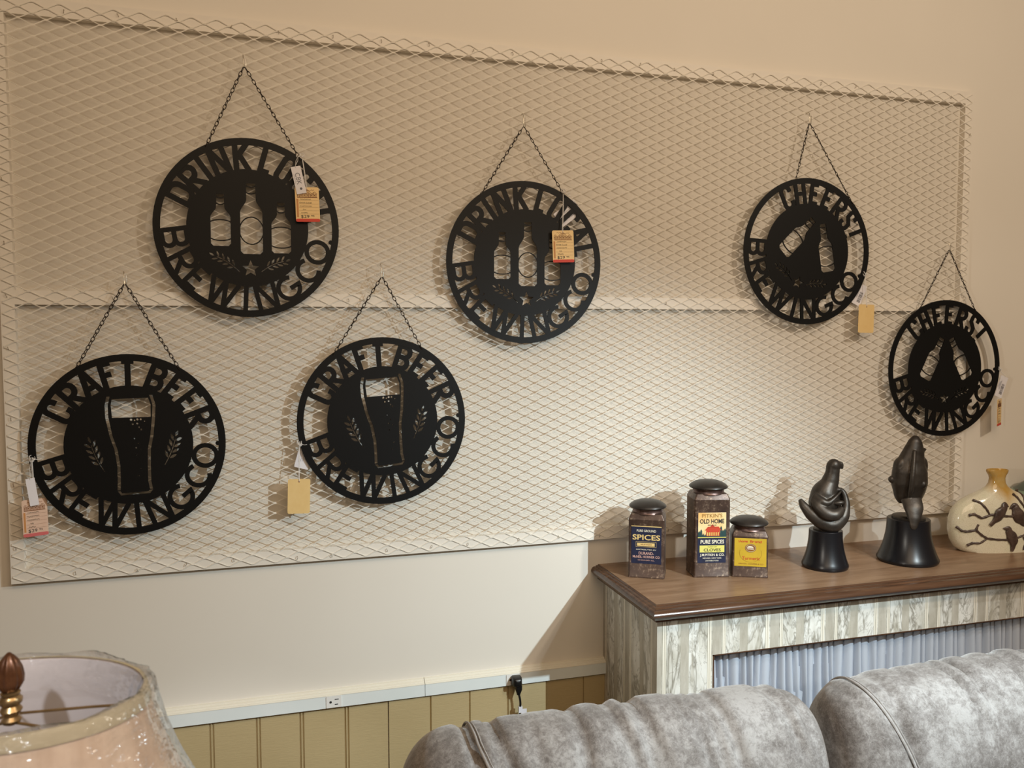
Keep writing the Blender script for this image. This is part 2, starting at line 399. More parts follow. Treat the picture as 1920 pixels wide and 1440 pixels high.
def sign_mesh(kind):
    mb = MB(); n = 96
    ring = []
    mb.ribbon([( (RS+RI)/2*sin(2*pi*k/n), (RS+RI)/2*cos(2*pi*k/n)) for k in range(n)], RS-RI, -.0015, .0015, True)
    for i, (ch, a, w_) in enumerate(TOP[kind]): letter(mb, ch, a, w_, True, {'drink': .0118, 'craft': .0116, 'cheers': .0108}[kind], jitter=.0002+.00013*(i % 2))
    for i, (ch, a, w_) in enumerate(BREW):
        a += LOW[kind]
        if ch in 'CGO': letter(mb, ch, a, w_, False, .0096, h=.047, r0=RI-.0015, rnd=True, jitter=-.0002-.00013*(i % 2))
        elif ch == '.': letter(mb, ch, a, w_, False, .0050, h=.05, r0=RI-.0015, jitter=-.0002)
        else: letter(mb, ch, a, w_, False, .0098 if ch != 'W' else .0100, jitter=-.0002-.00013*(i % 2))
    outs = [[(RD*cos(2*pi*k/80), RD*sin(2*pi*k/80)) for k in range(80)]]; bands = []
    if kind == 'drink':
        for cx, zb, hw, nw, z0, z1, zt in ((-.0573, -.0400, .0205, .0085, .022, .044, .0710), (.0065, -.0560, .0232, .0100, .034, .062, .0965), (.0690, -.0530, .0205, .0085, .010, .032, .0575)):
            outs.append(bottle_outline(cx, zb, hw, nw, z0, z1, zt))
            H = z1
            for z in (zt-.008, zt-.022): bands.append(arc(cx, z+.012, nw*1.6, .012, 230, 310, 8))
            if cx > 0 and cx < .03:
                bands.append(arc(cx, -.007, .0255, .031, 12, 168, 14)); bands.append(arc(cx, -.004, .0255, .031, 192, 348, 14))
            else:
                bands.append(arc(cx, z0-.018, .027, .0125, 20, 160, 10)); bands.append(arc(cx, zb+.024, .027, .0125, 200, 340, 10))
        outs.append(star(.003, -.0880, .0185))
        outs += sprig((-.074, -.060), (-.019, -.096), 4, .0135, .0021, .004); outs += sprig((.080, -.069), (.026, -.094), 4, .0135, .0021, -.004)
    if kind == 'craft':
        ol = [(.0395*-1, .104), (-.0435, .085), (-.043, .060), (-.036, .020), (-.027, -.010), (-.0225, -.045), (-.0225, -.080), (-.0255, -.104)]
        wl = [(x+.004, z) for x, z in ol]
        def strip(c, wd): return [(x-wd/2, z) for x, z in c]+[(x+wd/2, z) for x, z in c[::-1]]
        outs.append(strip(ol[:-1]+[(-.0235, -.097)], .0065))
        orr = [(.0440, .106), (.0500, .085), (.0485, .058), (.0445, .020), (.0385, -.010), (.0375, -.045), (.0375, -.080), (.0405, -.097)]
        outs.append(strip(orr, .0065))
        outs.append([(-.0265, -.0990), (-.0205, -.0990), (-.0175, -.1035), (.0345, -.1015), (.0375, -.0985), (.0435, -.0985), (.0375, -.1065), (-.0200, -.1085)])
        outs.append([(-.0330, .0585), (.0430, .0585), (.0435, .085), (.0390, .1000), (-.0325, .0985), (-.0350, .085)])
        for i, (x, z, r) in enumerate(((.004, .0535, .0026), (.011, .0520, .0017), (.0165, .0540, .0024), (.023, .0540, .0022), (.0305, .0495, .0013), (.007, .0440, .0021), (.016, .0450, .0021), (.0195, .0370, .0017), (.0235, .0320, .0022), (.0095, .0130, .0016), (.017, .0020, .0017), (.0125, -.0070, .0019), (.021, -.0110, .0015), (.0125, -.0220, .0018), (.021, -.0520, .0012), (.016, -.0670, .0016))):
            outs.append(arc(x, z, r, r, 0, 360, 8)[:-1])
        outs += sprig((-.077, .010), (-.050, -.056), 4, .0170, .0029, -.003); outs += sprig((.093, .018), (.068, -.047), 4, .0170, .0029, .003)
    if kind == 'cheers':
        B = bottle_outline(0, -.062, .0215, .0105, .006, .030, .066)
        for ox, oz, a in ((-.0425, .0270, -.465), (.0500, .0270, .50)):
            outs.append(xf(B, ox, oz, a))
            for cz_, rx, sg in ((.056, .0125, -1), (.040, .014, -1)): bands.append(xf(arc(0, cz_+.010, rx*1.4, .010, 225, 315, 8), ox, oz, a))
            bands.append(xf(arc(0, -.004, .025, .010, 25, 155, 10), ox, oz, a)); bands.append(xf(arc(0, -.037, .025, .010, 205, 335, 10), ox, oz, a))
        outs.append(star(0, -.0870, .0175))
        outs += sprig((-.076, -.066), (-.020, -.089), 4, .0135, .0021, .005); outs += sprig((.078, -.064), (.022, -.089), 4, .0135, .0021, -.005)
    mb.mesh(filled(outs, -.0015, .0015), Matrix.Identity(4))
    for b in bands: mb.ribbon(b, .0024, -.0013, .0013)
    return mb.data('sign_plate', M['black'])
PLATE = {k: sign_mesh(k) for k in ('drink', 'craft', 'cheers')}
def chain_mb(a, b, o):
    """twisted links from a to b, relative to o"""
    mb = MB(); a = Vector(a)-Vector(o); b = Vector(b)-Vector(o); d = b-a; n = max(3, round(d.length/.0098)); step = d/n; d.normalize()
    side = d.cross(Vector((0, 1, 0))).normalized(); yy = Vector((0, 1, 0))
    for i in range(n):
        c = a+step*(i+.5); ang = (.35 if i % 2 else 1.2)+random.uniform(-.2, .2)
        u = side*cos(ang)+yy*sin(ang)
        L, W = .0064, .0031
        pts = [c+d*(L*cos(t)*(1 if abs(cos(t)) < .8 else 1))+u*(W*sin(t)) for t in [2*pi*k/12 for k in range(12)]]
        mb.tube(pts, .00085, 5, True)
    return mb
YS = -.0365
HOOKMB = None
SIGNS = [
 ('drink', (.4894, 1.8341), 0, (458, 105), (458, 126), (383, 270), (565, 300), 'black round metal sign reading DRINK LOCAL with three bottles, hanging at upper left', 'DRINK LOCAL sign at upper left'),
 ('craft', (.2385, 1.3675), 0, (232, 512), (234, 533), (137, 688), (341, 688), 'black round metal sign reading CRAFT BEER with a pint glass, leftmost of all signs', 'leftmost CRAFT BEER sign'),
 ('craft', (.7779, 1.4017), -3.5, (713, 498), (716, 520), (622, 662), (793, 651), 'black round metal CRAFT BEER sign with a blank tan tag at its left rim', 'CRAFT BEER sign with the blank tan tag'),
 ('drink', (1.1224, 1.7734), 0, (981, 215), (982, 238), (898, 363), (1062, 366), 'black round metal DRINK LOCAL sign hanging at the middle of the mesh panel', 'DRINK LOCAL sign at the middle'),
 ('cheers', (1.9107, 1.8202), 19, (1517, 213), (1518, 232), (1491, 334), (1604, 385), 'black round metal sign reading CHEERS! with its two bottles tilted clockwise', 'tilted CHEERS sign'),
 ('cheers', (2.3737, 1.5024), 0, (1779, 455), (1780, 469), (1722, 578), (1832, 582), 'black round metal CHEERS! sign on the right edge of the panel above the vase', 'CHEERS sign at the right edge of the panel'),
]
for kind, (cx, cz), rot, hk, ap, la, ra, lab, short in SIGNS:
    s = thing('hanging_sign', lab, 'sign', (cx, YS, cz), 0, None)
    p = link('sign_plate', PLATE[kind], s); p.rotation_euler = (0, radians(rot), 0)
    A = at(*ap, YS); o = (cx, YS, cz)
    for q in (la, ra):
        Q = at(*q, YS); v = Vector((Q.x-cx, Q.z-cz)); v = v.normalized()*(RS-.004); Q = Vector((cx+v.x, YS, cz+v.y))
        obj('chain', chain_mb(A+Vector((.002 if q is ra else -.002, 0, -.001)), Q, o), M['chain'], s, 60)
    H = at(*hk, YS); L = H.z-A.z
    mb = MB(); pts = [(-.0025, .0145, L+.001), (-.0022, .004, L+.004), (-.0018, -.001, L), (-.001, -.0015, L*.5), (0, 0, -.001), (.002, -.001, -.003), (.0036, -.001, 0), (.0036, -.0012, L*.45), (.0030, -.001, L*.8)]
    mb.tube(pts, .0008, 6)
    tag(obj('wire_hook', mb, M['hook'], None, 60, A), 'small steel wire hook holding the ' + short, 'hook')

# ------------------------------------------------------------------ tags on the signs
def card_shape(w_, h_, r=.004): return rrect(-w_/2, -h_, w_/2, 0, r, 4)
def string_tube(pts, r=.0006):
    mb = MB(); mb.tube(pts, r, 5); return mb
def loops(mb, c, n=3, r=.006):
    for k in range(n):
        a = random.uniform(-.6, .6); pts = []
        for i in range(12):
            t = 2*pi*i/12; pts.append((c[0]+r*cos(t)*cos(a)+random.uniform(-.0006, .0006), c[1]-.0022+.0006*k+.004*sin(t), c[2]+r*.9*sin(t+a)))
        mb.tube(pts, .0005, 5, True)
def scribble(mb, x, z, wd, h, y, vert=False, seed=1, t=.00035):
    r_ = random.Random(seed); n = max(4, int(wd/(h*.42))); pts = []
    for i in range(n+1):
        u = -wd/2+wd*i/n; v = (h*.5 if i % 2 else -h*.5)*r_.uniform(.35, 1)
        if r_.random() < .12: v *= 1.5
        pts.append((x+v, z+u) if vert else (x+u, z+v))
    mb.ribbon(pts, t, y-.0001, y)
def price_tag(topc, botc, wpx, knot, label, y=-.047, printed=True, turn=0, pink=False, w_=None):
    T = at(*topc, y); B = at(*botc, y); h_ = (T-B).length; W = w_ or (at(topc[0]+wpx/2, topc[1], y)-at(topc[0]-wpx/2, topc[1], y)).length
    K = at(*knot, YS-.002)
    ang = math.atan2((B-T).x, -(B-T).z)
    t = thing('price_tag', label, 'tag', T); t.rotation_euler = (0, -ang, turn)
    mb = MB(); mb.poly(card_shape(W, h_), -.0004, .0004)
    card = obj('tag_card', mb, M['tanpink'] if pink else (M['orange'] if printed else M['tan']), t)
    q = -.0006
    mbs = MB(); Kl = Matrix.Rotation(-turn, 3, 'Z') @ (Matrix.Rotation(ang, 3, 'Y') @ (K-T))
    mid = Kl*.5+Vector((.0008, -.001, 0))
    mbs.tube([(0, q-.0006, -.006), (.0003, q-.0006, 0), mid, Kl], .0006, 5); mbs.tube([(0, .0006, -.006), (-.0015, -.0003, 0), mid+Vector((-.0015, 0, 0)), Kl], .0006, 5)
    loops(mbs, Kl, 3, .0055)
    mbs.tube([Kl, Kl+Vector((.006, -.002, -.004)), Kl+Vector((.012, -.003, -.005)), Kl+Vector((.017, -.003, -.004))], .0005, 5)
    obj('string', mbs, M['string'], t)
    mbh = MB(); mbh.poly(arc(0, -.006, .0016, .0016, 0, 360, 10)[:-1], q-.0004, q)
    obj('punched_hole', mbh, M['brown'], card)
    if not printed: return t
    k = W/.052; kz = h_/.077
    mb = MB(); mb.poly(rrect(-W/2, -h_, W/2, -h_+.007*kz, .003, 3), q-.0001, q); obj('red_strip', mb, M['pinkink' if pink else 'red'], card)
    mb = MB(); mb.box((-W/2+.0025*k, q-.0001, -h_+.010*kz), (-W/2+.0065*k, q, -.026*kz)); obj('side_strip', mb, M['brownl'], card)
    mb = MB()                            # engraved house-front picture
    top = []
    for i in range(19):
        x = -W*.42+W*.84*i/18; top.append((x, -.0105*kz+.0022*kz*sin(i*1.3)+(.0035*kz if 6 < i < 11 else 0)-.002*kz*(abs(i-9)/9)))
    for i in range(18):
        x0, z0 = top[i]; x1, z1 = top[i+1]
        mb.poly([(x0, z0-.0008*k), (x1, z1-.0008*k), (x1, z1), (x0, z0)], q-.0001, q)
        mb.box((x0, q-.0001, -.0225*kz), (x0+.0011*k, q, min(z0, z1)-.001))
        mb.box((x0, q-.0001, -.0155*kz-.003*(i % 3 == 0)), (x1, q, -.0148*kz-.002*(i % 3 == 0)))
    mb.box((-W*.42, q-.0001, -.0235*kz), (W*.42, q, -.0222*kz))
    mb.ribbon([(-W*.3+W*.6*i/12, -.0065*kz+.0012*sin(i*2.1)+.001*sin(i*.6)) for i in range(13)], .0007, q-.0001, q)
    obj('header_print', mb, M['brown'], card)
    mb = MB()
    for i in range(5): z = -.0295*kz-.0075*kz*i; mb.box((-W/2+.0075*k, q-.0001, z-.0002), (W/2-.002*k, q, z+.0001))
    obj('ruled_lines', mb, M['brown'], card)
    mb = MB()
    for i in range(5):
        x_ = -.004*k+(-.003*k if i > 2 else 0); z_ = -.0270*kz-.0075*kz*i; w2 = (.024, .026, .026, .007, .014)[i]*k
        if i == 1 and 'DRINK' in label: put_text(mb, 'Drink Local', x_, z_, .0030*kz, q-.0003, w2)
        else: scribble(mb, x_, z_, w2, .0028*kz, q-.0003, seed=i+len(label))
    put_text(mb, '$29', -.006*k, -.0655*kz, .0068*kz, q-.0003, .018*k); put_text(mb, '95', .0105*k, -.0635*kz, .0036*kz, q-.0003, .007*k)
    obj('handwriting', mb, M['pen'], card)
    return t
price_tag((575, 351), (578, 416), 45, (566, 291), 'orange printed price tag on the upper left DRINK LOCAL sign', y=-.048)
price_tag((1055, 432), (1057, 492), 40, (1056, 358), 'orange printed price tag on the middle DRINK LOCAL sign', y=-.048)
price_tag((64, 936), (68, 1005), 33, (60, 858), 'faded pinkish price tag hanging off the leftmost CRAFT BEER sign', y=-.030-.006, pink=True, w_=.046, turn=.35)
price_tag((561, 898), (560, 963), 42, (561, 830), 'blank tan price tag hanging left of a CRAFT BEER sign', y=-.046, printed=False)
price_tag((1625, 571), (1623, 624), 29, (1622, 512), 'blank tan price tag hanging right of the tilted CHEERS sign', y=-.046, printed=False)
price_tag((1874, 748), (1874, 798), 8, (1873, 691), 'price tag seen nearly edge-on below the rightmost CHEERS sign', y=-.046, printed=True, turn=radians(30), w_=.045)

def slip(top, bot, wpx, knot, label, y, lines=True, word=None, bar=False, turn=0):
    T = at(*top, y); B = at(*bot, y); h_ = (T-B).length; W = wpx/1535*(T-CAM).dot(FW)
    if top[0] > 1500: W *= 1.15
    ang = math.atan2((B-T).x, -(B-T).z)
    t = thing('hang_tag', label, 'tag', T); t.rotation_euler = (0, -ang, turn)
    mb = MB(); mb.poly(rrect(-W/2, -h_, W/2, 0, .0006, 2), -.0003, .0003); card = obj('tag_card', mb, M['white'], t)
    q = -.0004; mb = MB()
    if word:
        put_text(mb, word, 0, -h_*.45, W*.5, q, h_*.42, rot=pi/2); mb.poly(arc(.001, -h_*.82, .0028, .0028, 0, 360, 10)[:-1], q-.0001, q)
        scribble(mb, -W*.36, -h_*.45, h_*.36, W*.07, q, True, 5, .0002)
    if bar:
        random.seed(3); z = -h_*.35
        while z > -h_*.85:
            b = random.choice((.0005, .0009, .0014)); mb.box((-W*.05, q-.0001, z-b), (W*.33, q, z)); z -= b+random.choice((.0005, .0008, .0012))
    if lines:
        for i in range(5): scribble(mb, -W*(.18+.06*i) if bar else -W*.3+W*.14*i, -h_*.45, h_*(.5, .42, .36, .2, .3)[i], W*.05, q, True, i, .00025)
    if mb.v: obj('print', mb, M['inkgrey'], card)
    K = Matrix.Rotation(-turn, 3, 'Z') @ (Matrix.Rotation(ang, 3, 'Y') @ (at(*knot, YS-.002)-T))
    mbs = MB(); mbs.tube([(0, -.0008, -.003), (0, -.0012, .001), K*.5+Vector((.002, -.001, 0)), K], .0005, 5); mbs.tube([(0, .0008, -.003), (0, 0, .001), K*.5+Vector((-.002, -.001, 0)), K], .0005, 5)
    loops(mbs, K, 2, .0045); obj('string', mbs, M['string'], t)
slip((554, 312), (566, 363), 18, (559, 292), 'narrow white hang tag lying over the top of an orange price tag', -.050, False, 'CBK')
slip((1084, 386), (1046, 414), 30, (1066, 366), 'crumpled white hang tag behind the letters of the middle DRINK LOCAL sign', -.0318, True)
slip((56, 897), (65, 948), 15, (59, 862), 'bluish white hang tag on the leftmost CRAFT BEER sign', -.044, False, turn=.3)
slip((574, 843), (564, 878), 26, (563, 832), 'white printed hang tag behind the rim above a blank tan tag', -.0312, True)
slip((1619, 534), (1604, 571), 17, (1620, 515), 'white barcode hang tag on the tilted CHEERS sign', -.0312, True, bar=True)
slip((1884, 706), (1871, 744), 15, (1873, 692), 'white barcode hang tag on the rightmost CHEERS sign', -.046, True, bar=True)

# ================================================================== cabinet
ZC = 1.0106
m = mat('top_wood', (.2, .09, .04), .33); t = NT(m); co = t.coord((2.2, 14, 14))
f = t.noise(co, 3.2, 7, .6, .6); g = t.noise(t.coord((3, 60, 60)), 5, 3)
c = t.ramp(f, [(.30, (.22, .132, .075)), (.52, (.32, .20, .12)), (.72, (.39, .255, .16))]); t.base(t.mix(t.math('MULTIPLY', g, .5), c, (.10, .045, .02)))
t.bump(g, .12, .0006); M['topwood'] = m
m = mat('edge_wood', (.09, .04, .02), .22); t = NT(m); co = t.coord((1.5, 20, 20))
t.base(t.ramp(t.noise(co, 5, 5), [(.3, (.045, .020, .011)), (.7, (.105, .052, .028))])); M['edgewood'] = m
# striped marbled wallpaper: veined pale ground, grey-tan bands and cream pinstripes, all by the distance along the face
def wallpaper(name, axis):
    m = mat(name, (.7, .7, .65), .55); t = NT(m)
    tc = t.n('ShaderNodeTexCoord'); sp = t.n('ShaderNodeSeparateXYZ'); t.l(tc.outputs['Object'], sp.inputs[0]); X = sp.outputs[axis]
    co = t.coord((1, 1, .42)) 
    v1 = t.noise(t.coord((1, 1, .36)), 15, 3, .6, 1.6); vein = t.math('ABSOLUTE', t.math('SUBTRACT', v1, .5))
    v2 = t.noise(t.coord((1, 1, .5)), 34, 4, .6, 1.0); vein2 = t.math('ABSOLUTE', t.math('SUBTRACT', v2, .5))
    base = t.ramp(t.noise(co, 24, 4), [(.32, (.50, .48, .41)), (.55, (.74, .73, .68)), (.75, (.80, .80, .76))])
    base = t.mix(t.ramp(vein, [(.0, (.9,)*3), (.018, (.5,)*3), (.05, (0,)*3)]), base, (.24, .22, .175))
    base = t.mix(t.ramp(vein2, [(.0, (.55,)*3), (.03, (0,)*3)]), base, (.26, .24, .20))
    band = t.ramp(t.noise(t.coord((1, 1, .3)), 30, 5, .7), [(.3, (.36, .33, .265)), (.7, (.56, .53, .46))])
    stk = t.noise(t.coord((1, 1, .10)), 34, 4, .6, .5); base = t.mix(t.ramp(stk, [(.52, (0,)*3), (.66, (.75,)*3)]), base, (.46, .43, .35))
    per = .150
    fr = t.math('DIVIDE', t.math('MODULO', t.math('ADD', X, 20*per+.012), per), per)
    def win(a, b): return t.math('MULTIPLY', t.math('GREATER_THAN', fr, a), t.math('LESS_THAN', fr, b))
    base = t.mix(win(.0, .16), base, band); base = t.mix(win(.47, .60), base, band)
    for a, b, c in ((.165, .172, (.25, .23, .17)), (.172, .195, (.80, .76, .66)), (.195, .201, (.28, .25, .19)), (.201, .225, (.74, .70, .60)), (.225, .230, (.26, .24, .18)), (.915, .921, (.26, .24, .18)), (.921, .945, (.80, .76, .66)), (.945, .952, (.28, .25, .19)), (.952, .985, (.74, .70, .60)), (.60, .604, (.36, .34, .26)), (.466, .470, (.36, .34, .26))):
        base = t.mix(win(a, b), base, c)
    t.base(base); return m
M['paperx'] = wallpaper('striped_wallpaper_front', 0); M['papery'] = wallpaper('striped_wallpaper_side', 1)
cb = thing('cabinet', 'long wall cabinet with wallpapered sides, wood top and a pleated curtain front', 'cabinet', (1.344, 0, 0))
CL = 2.0                                  # body length
mb = MB()
mb.box((0, -.295, 0), (.02, 0, .985), mi=1); mb.box((CL-.02, -.295, 0), (CL, 0, .985), mi=1)
mb.box((-.0001, -.3102, 0), (.0003, -.2949, .985), mi=1)
zo = .8728; xo = .1400
mb.box((0, -.3103, 0), (xo, -.295, .985)); mb.box((xo, -.3103, zo), (CL-xo, -.295, .985)); mb.box((CL-xo, -.3103, 0), (CL, -.295, .985)); mb.box((xo, -.3103, 0), (CL-xo, -.295, .12))
mb.box((.02, -.295, .05), (CL-.02, -.002, .07)); mb.box((.02, -.012, .07), (CL-.02, -.002, .985))
obj('cabinet_body', mb, [M['paperx'], M['papery']], cb)
mb = MB(); e = .0025
for a, b in (((xo-.001, zo-e), (CL-xo+.001, zo)), ((xo-.0001, .12), (xo+e, zo))): mb.box((a[0], -.3112, a[1]), (b[0], -.296, b[1]))
obj('opening_edge', mb, M['edgewood'], cb)
m = mat('curtain_cloth', (.46, .50, .57), .75); M['curtain'] = m
mb = MB(); rows = []; nxc = 900; x0, x1 = xo-.012, CL-xo+.012
random.seed(5); folds = []; xx = x0
while xx < x1: wd = random.choice((.016, .020, .024, .030)); folds.append((xx, wd, random.uniform(.3, 1), random.uniform(-.010, .010))); xx += wd
zs = [.88, .86, .84, .80, .74, .66, .5, .3, .1]
for z in zs:
    row = []
    fl = smoothstep(.88, .62, z)
    bx = [f[0]+f[3]*fl for f in folds]+[x1]
    j = 0
    for i in range(nxc+1):
        x = x0+(x1-x0)*i/nxc
        while j < len(folds)-1 and x > bx[j+1]: j += 1
        u = min(1, max(0, (x-bx[j])/max(.003, bx[j+1]-bx[j])))
        d = max(0, sin(pi*u**(.55+.6*folds[j][2])))**.6*(.016+.010*folds[j][2])*(.8+.3*fl)
        row.append((x, -.262-d, z))
    rows.append(row)
mb.loft(rows, cap=False, closed=False); obj('pleated_curtain', mb, M['curtain'], cb, 50)
# top: flat board with a moulded edge mitred round left, front and right
prof = [(.020, ZC), (.024, ZC-.0004), (.0265, ZC-.0025), (.030, ZC-.0022), (.034, ZC-.0030), (.037, ZC-.0052), (.041, ZC-.0048), (.047, ZC-.0060), (.0525, ZC-.0090), (.0555, ZC-.0130), (.0560, ZC-.0165), (.0535, ZC-.0195), (.0490, ZC-.0205), (.0470, ZC-.0222), (.0440, ZC-.0260), (.0370, ZC-.0300), (.0300, ZC-.0325), (.0270, ZC-.0345), (.0265, ZC-.0380), (.0200, ZC-.0400), (.0080, ZC-.0412), (.0, ZC-.0450)]
mb = MB(); rings = []
def sl(d): return .62*d
for path in ((-1, 0), (-1, -1), (1, -1), (1, 0)):
    r_ = []
    for d, z in prof:
        x = -sl(d) if path[0] < 0 else CL+sl(d); y = (-.3103-d) if path[1] < 0 else 0
        r_.append((x, y, z))
    rings.append(r_)
mb.loft(rings, cap=False, closed=False, mi=1)
mb.add([(-sl(.020), 0, ZC), (-sl(.020), -.3303, ZC), (CL+sl(.020), -.3303, ZC), (CL+sl(.020), 0, ZC)], [(0, 1, 2, 3)], 0)
mb.add([(0, 0, ZC-.045), (0, -.3103, ZC-.045), (CL, -.3103, ZC-.045), (CL, 0, ZC-.045)], [(0, 3, 2, 1)], 1)
for xx in (-sl(.056), CL+sl(.056)):
    pass
mb.add([(-sl(d), 0, z) for d, z in prof]+[(CL+sl(d), 0, z) for d, z in prof[::-1]], [tuple(range(2*len(prof)))], 1)
obj('cabinet_top', mb, [M['topwood'], M['edgewood']], cb, 35)

# ================================================================== spice tins
m = mat('aged_tin', (.1, .06, .05), .42, .35); t = NT(m)
f = t.noise(t.coord(), 120, 6, .75); g = t.noise(t.coord((1, 1, 1)), 28, 4, .6)
c = t.ramp(g, [(.35, (.060, .036, .028)), (.65, (.105, .065, .048))])
t.base(t.mix(t.ramp(t.math('MULTIPLY', f, t.math('ADD', g, .45)), [(.50, (0,)*3), (.66, (.8,)*3)]), c, (.34, .25, .18))); t.bump(f, .25, .0006)
M['tin'] = m
M['tinlid'] = noisy('lid_enamel', (.018, .015, .013), (.035, .028, .024), 30, .38, .2, bump=.1)
M['tinneck'] = noisy('neck_tin', (.16, .10, .085), (.07, .04, .035), 60, .35, .6, bump=.1)
M['navy'] = noisy('navy_paper', (.006, .009, .034), (.009, .014, .048), 60, .55, bump=0)
M['gold'] = mat('gold_ink', (.75, .55, .22), .5); M['yellow'] = noisy('yellow_paper', (.56, .37, .025), (.50, .33, .022), 30, .5, bump=0)
M['paleyellow'] = mat('lemon_ink', (.66, .62, .15), .5); M['cream'] = mat('cream_ink', (.80, .76, .62), .5)
M['pinkish'] = mat('rose_ink', (.68, .42, .36), .5); M['greenink'] = mat('dark_green_ink', (.015, .05, .05), .5); M['redink'] = mat('label_red_ink', (.50, .05, .02), .5)
M['sunset'] = noisy('sunset_print', (.80, .42, .12), (.78, .66, .36), 18, .5, bump=0)
def tin(name_label, x, y, rot, w_, hb, d_, lid_r):
    t = thing('spice_tin', name_label, 'tin', (x, y, ZC), rot)
    # origin in the middle of the front face's foot; body reaches back
    mb = MB(); hw = w_/2; r_ = .0035
    def ring(s, z, r=.004): return [(px*1.0, py, z) for px, py in [(a*s, b*s+d_/2*(1)) for a, b in rrect(-hw, -d_/2, hw, d_/2, r, 3)]]
    sh = .016
    mb.loft([ring(.99, 0), ring(1.015, .001), ring(1.015, .004), ring(1, .005), ring(1, hb-sh), ring(1.01, hb-sh+.001), ring(.99, hb-sh+.004), ring(.88, hb-.002), ring(.80, hb, .02)])
    obj('tin_body', mb, M['tin'], t, 30)
    mb = MB(); rn = lid_r*.80; c = (0, d_/2, hb)
    mb.lathe([(rn*1.05, -.003), (rn, 0), (rn, .006), (rn*1.02, .0075), (rn, .009), (rn, .014)], 40, c=c); obj('tin_neck', mb, M['tinneck'], t, 40)
    mb = MB(); L = lid_r
    mb.lathe([(rn*.98, .010), (L*.97, .0102), (L, .0125), (L*.985, .0148), (L*.90, .0185), (L*.72, .0235), (L*.5, .0268), (L*.3, .0282), (.0005, .029)], 48, c=c); obj('tin_lid', mb, M['tinlid'], t, 40)
    return t
def print_on(parent, name, items, mat_):
    mb = MB()
    for it in items: it(mb)
    return obj(name, mb, mat_, parent)
TX = lambda s, x, z, h, wd, bold=.0, y=-.0011: (lambda mb: put_text(mb, s, x, z, h, y, wd, bold))
BX = lambda x0, z0, x1, z1, y=-.0009: (lambda mb: mb.box((x0, y, z0), (x1, y+.0002, z1)))
# tin one: navy label
t1 = tin('square spice tin with a navy SPICES label, leftmost of the three tins', 1.3935, -.148, -.52, .086, .158, .074, .0455)
lb = MB(); lb.box((-.036, -.0007, .036), (.036, 0, .127)); l1 = obj('paper_label', lb, M['navy'], t1)
print_on(l1, 'gold_print', [TX('SPICES', 0, .1005, .0125, .066, .02), BX(-.036, .1262, .036, .1280), BX(-.022, .0790, .020, .0868, -.0011), BX(-.025, .0893, .024, .0898), BX(-.025, .0766, .024, .0771), BX(-.025, .0766, -.0245, .0898), BX(.0235, .0766, .024, .0898)], M['gold'])
print_on(l1, 'title_print', [TX('PURE GROUND', 0, .1165, .0058, .046, .01)], M['cream']); print_on(l1, 'small_print', [TX('DISTRIBUTED BY', 0, .0705, .0028, .048)], M['cream'])
print_on(l1, 'rose_print', [TX('DURAND-', 0, .0615, .0068, .036, .01), TX('McNEIL HORNER CO', 0, .0528, .0058, .064, .01), TX('CHICAGO, ILL.', 0, .0445, .0028, .040)], M['pinkish'])
print_on(l1, 'word_print', [TX('MUSTARD', 0, .0829, .0035, .026, y=-.0014)], M['brown'])
# tin two: tall, house picture
t2 = tin('tall spice tin with a CLOVES label and a red house picture', 1.5500, -.186, -.22, .088, .205, .072, .0470)
lb = MB(); lb.box((-.036, -.0007, .036), (.034, 0, .160)); l2 = obj('paper_label', lb, M['navy'], t2)
print_on(l2, 'sunset_picture', [BX(-.035, .099, .0335, .1595)], M['sunset'])
def hills(mb):
    pts = [(-.035, .0995)]+[(-.035+.0685*i/14, .1075+.005*sin(i*1.9)+.003*cos(i*.8)+(.012 if i > 10 else 0)) for i in range(15)]+[(.0335, .0995)]
    mb.poly(pts, -.0012, -.0010)
def hillcurve(mb):
    for i in range(14):
        a = pts = None
        x0 = -.035+.0685*i/14; x1 = x0+.0685/14; z0 = .1075+.005*sin(i*1.9)+.003*cos(i*.8)+(.012 if i > 10 else 0); mb.box((x0, -.0012, .0995), (x1, -.0010, z0))
        mb.poly([(x0, z0), (x1, z0), ((x0+x1)/2, z0+.005)], -.0012, -.0010)
print_on(l2, 'tree_picture', [hillcurve], M['greenink'])
def house(mb):
    mb.box((-.015, -.0015, .102), (.018, -.0013, .116)); mb.poly([(-.019, .116), (.022, .116), (.015, .125), (-.011, .125)], -.0015, -.0013); mb.poly([(-.006, .124), (.006, .124), (0, .131)], -.0015, -.0013)
print_on(l2, 'house_picture', [house], M['redink'])
def windows(mb):
    for i in range(6): mb.box((-.013+.0052*i, -.0017, .103), (-.0108+.0052*i, -.0015, .111))
    mb.box((-.036, -.0016, .0975), (.034, -.0009, .0992))
print_on(l2, 'house_windows', [windows], M['paleyellow']); print_on(l2, 'yellow_panel', [BX(-.031, .0620, .030, .0790)], M['paleyellow'])
M['oldgold'] = mat('old_gold_ink', (.30, .17, .04), .5); print_on(l2, 'brand_print', [TX("PITKIN'S", -.001, .1520, .0088, .050, .018)], M['oldgold'])
print_on(l2, 'dark_print', [TX('OLD HOME', -.001, .1383, .0105, .060, .02, y=-.0014), TX('CLOVES', 0, .0680, .0070, .042, .008, y=-.0014), TX('FORM OF', 0, .0755, .0022, .022, y=-.0014), TX('BRAND', 0, .1290, .0026, .022, y=-.0019)], M['pen'])
print_on(l2, 'title_print', [TX('PURE SPICES', 0, .0880, .0090, .058, .02, y=-.0013)], M['cream']); print_on(l2, 'maker_print', [TX('J.M.PITKIN & CO.', 0, .0550, .0056, .060, .015), TX('NEWARK, NEW YORK', 0, .0475, .0036, .046), TX('DISTRIBUTORS', 0, .0415, .0030, .032)], M['cream'])
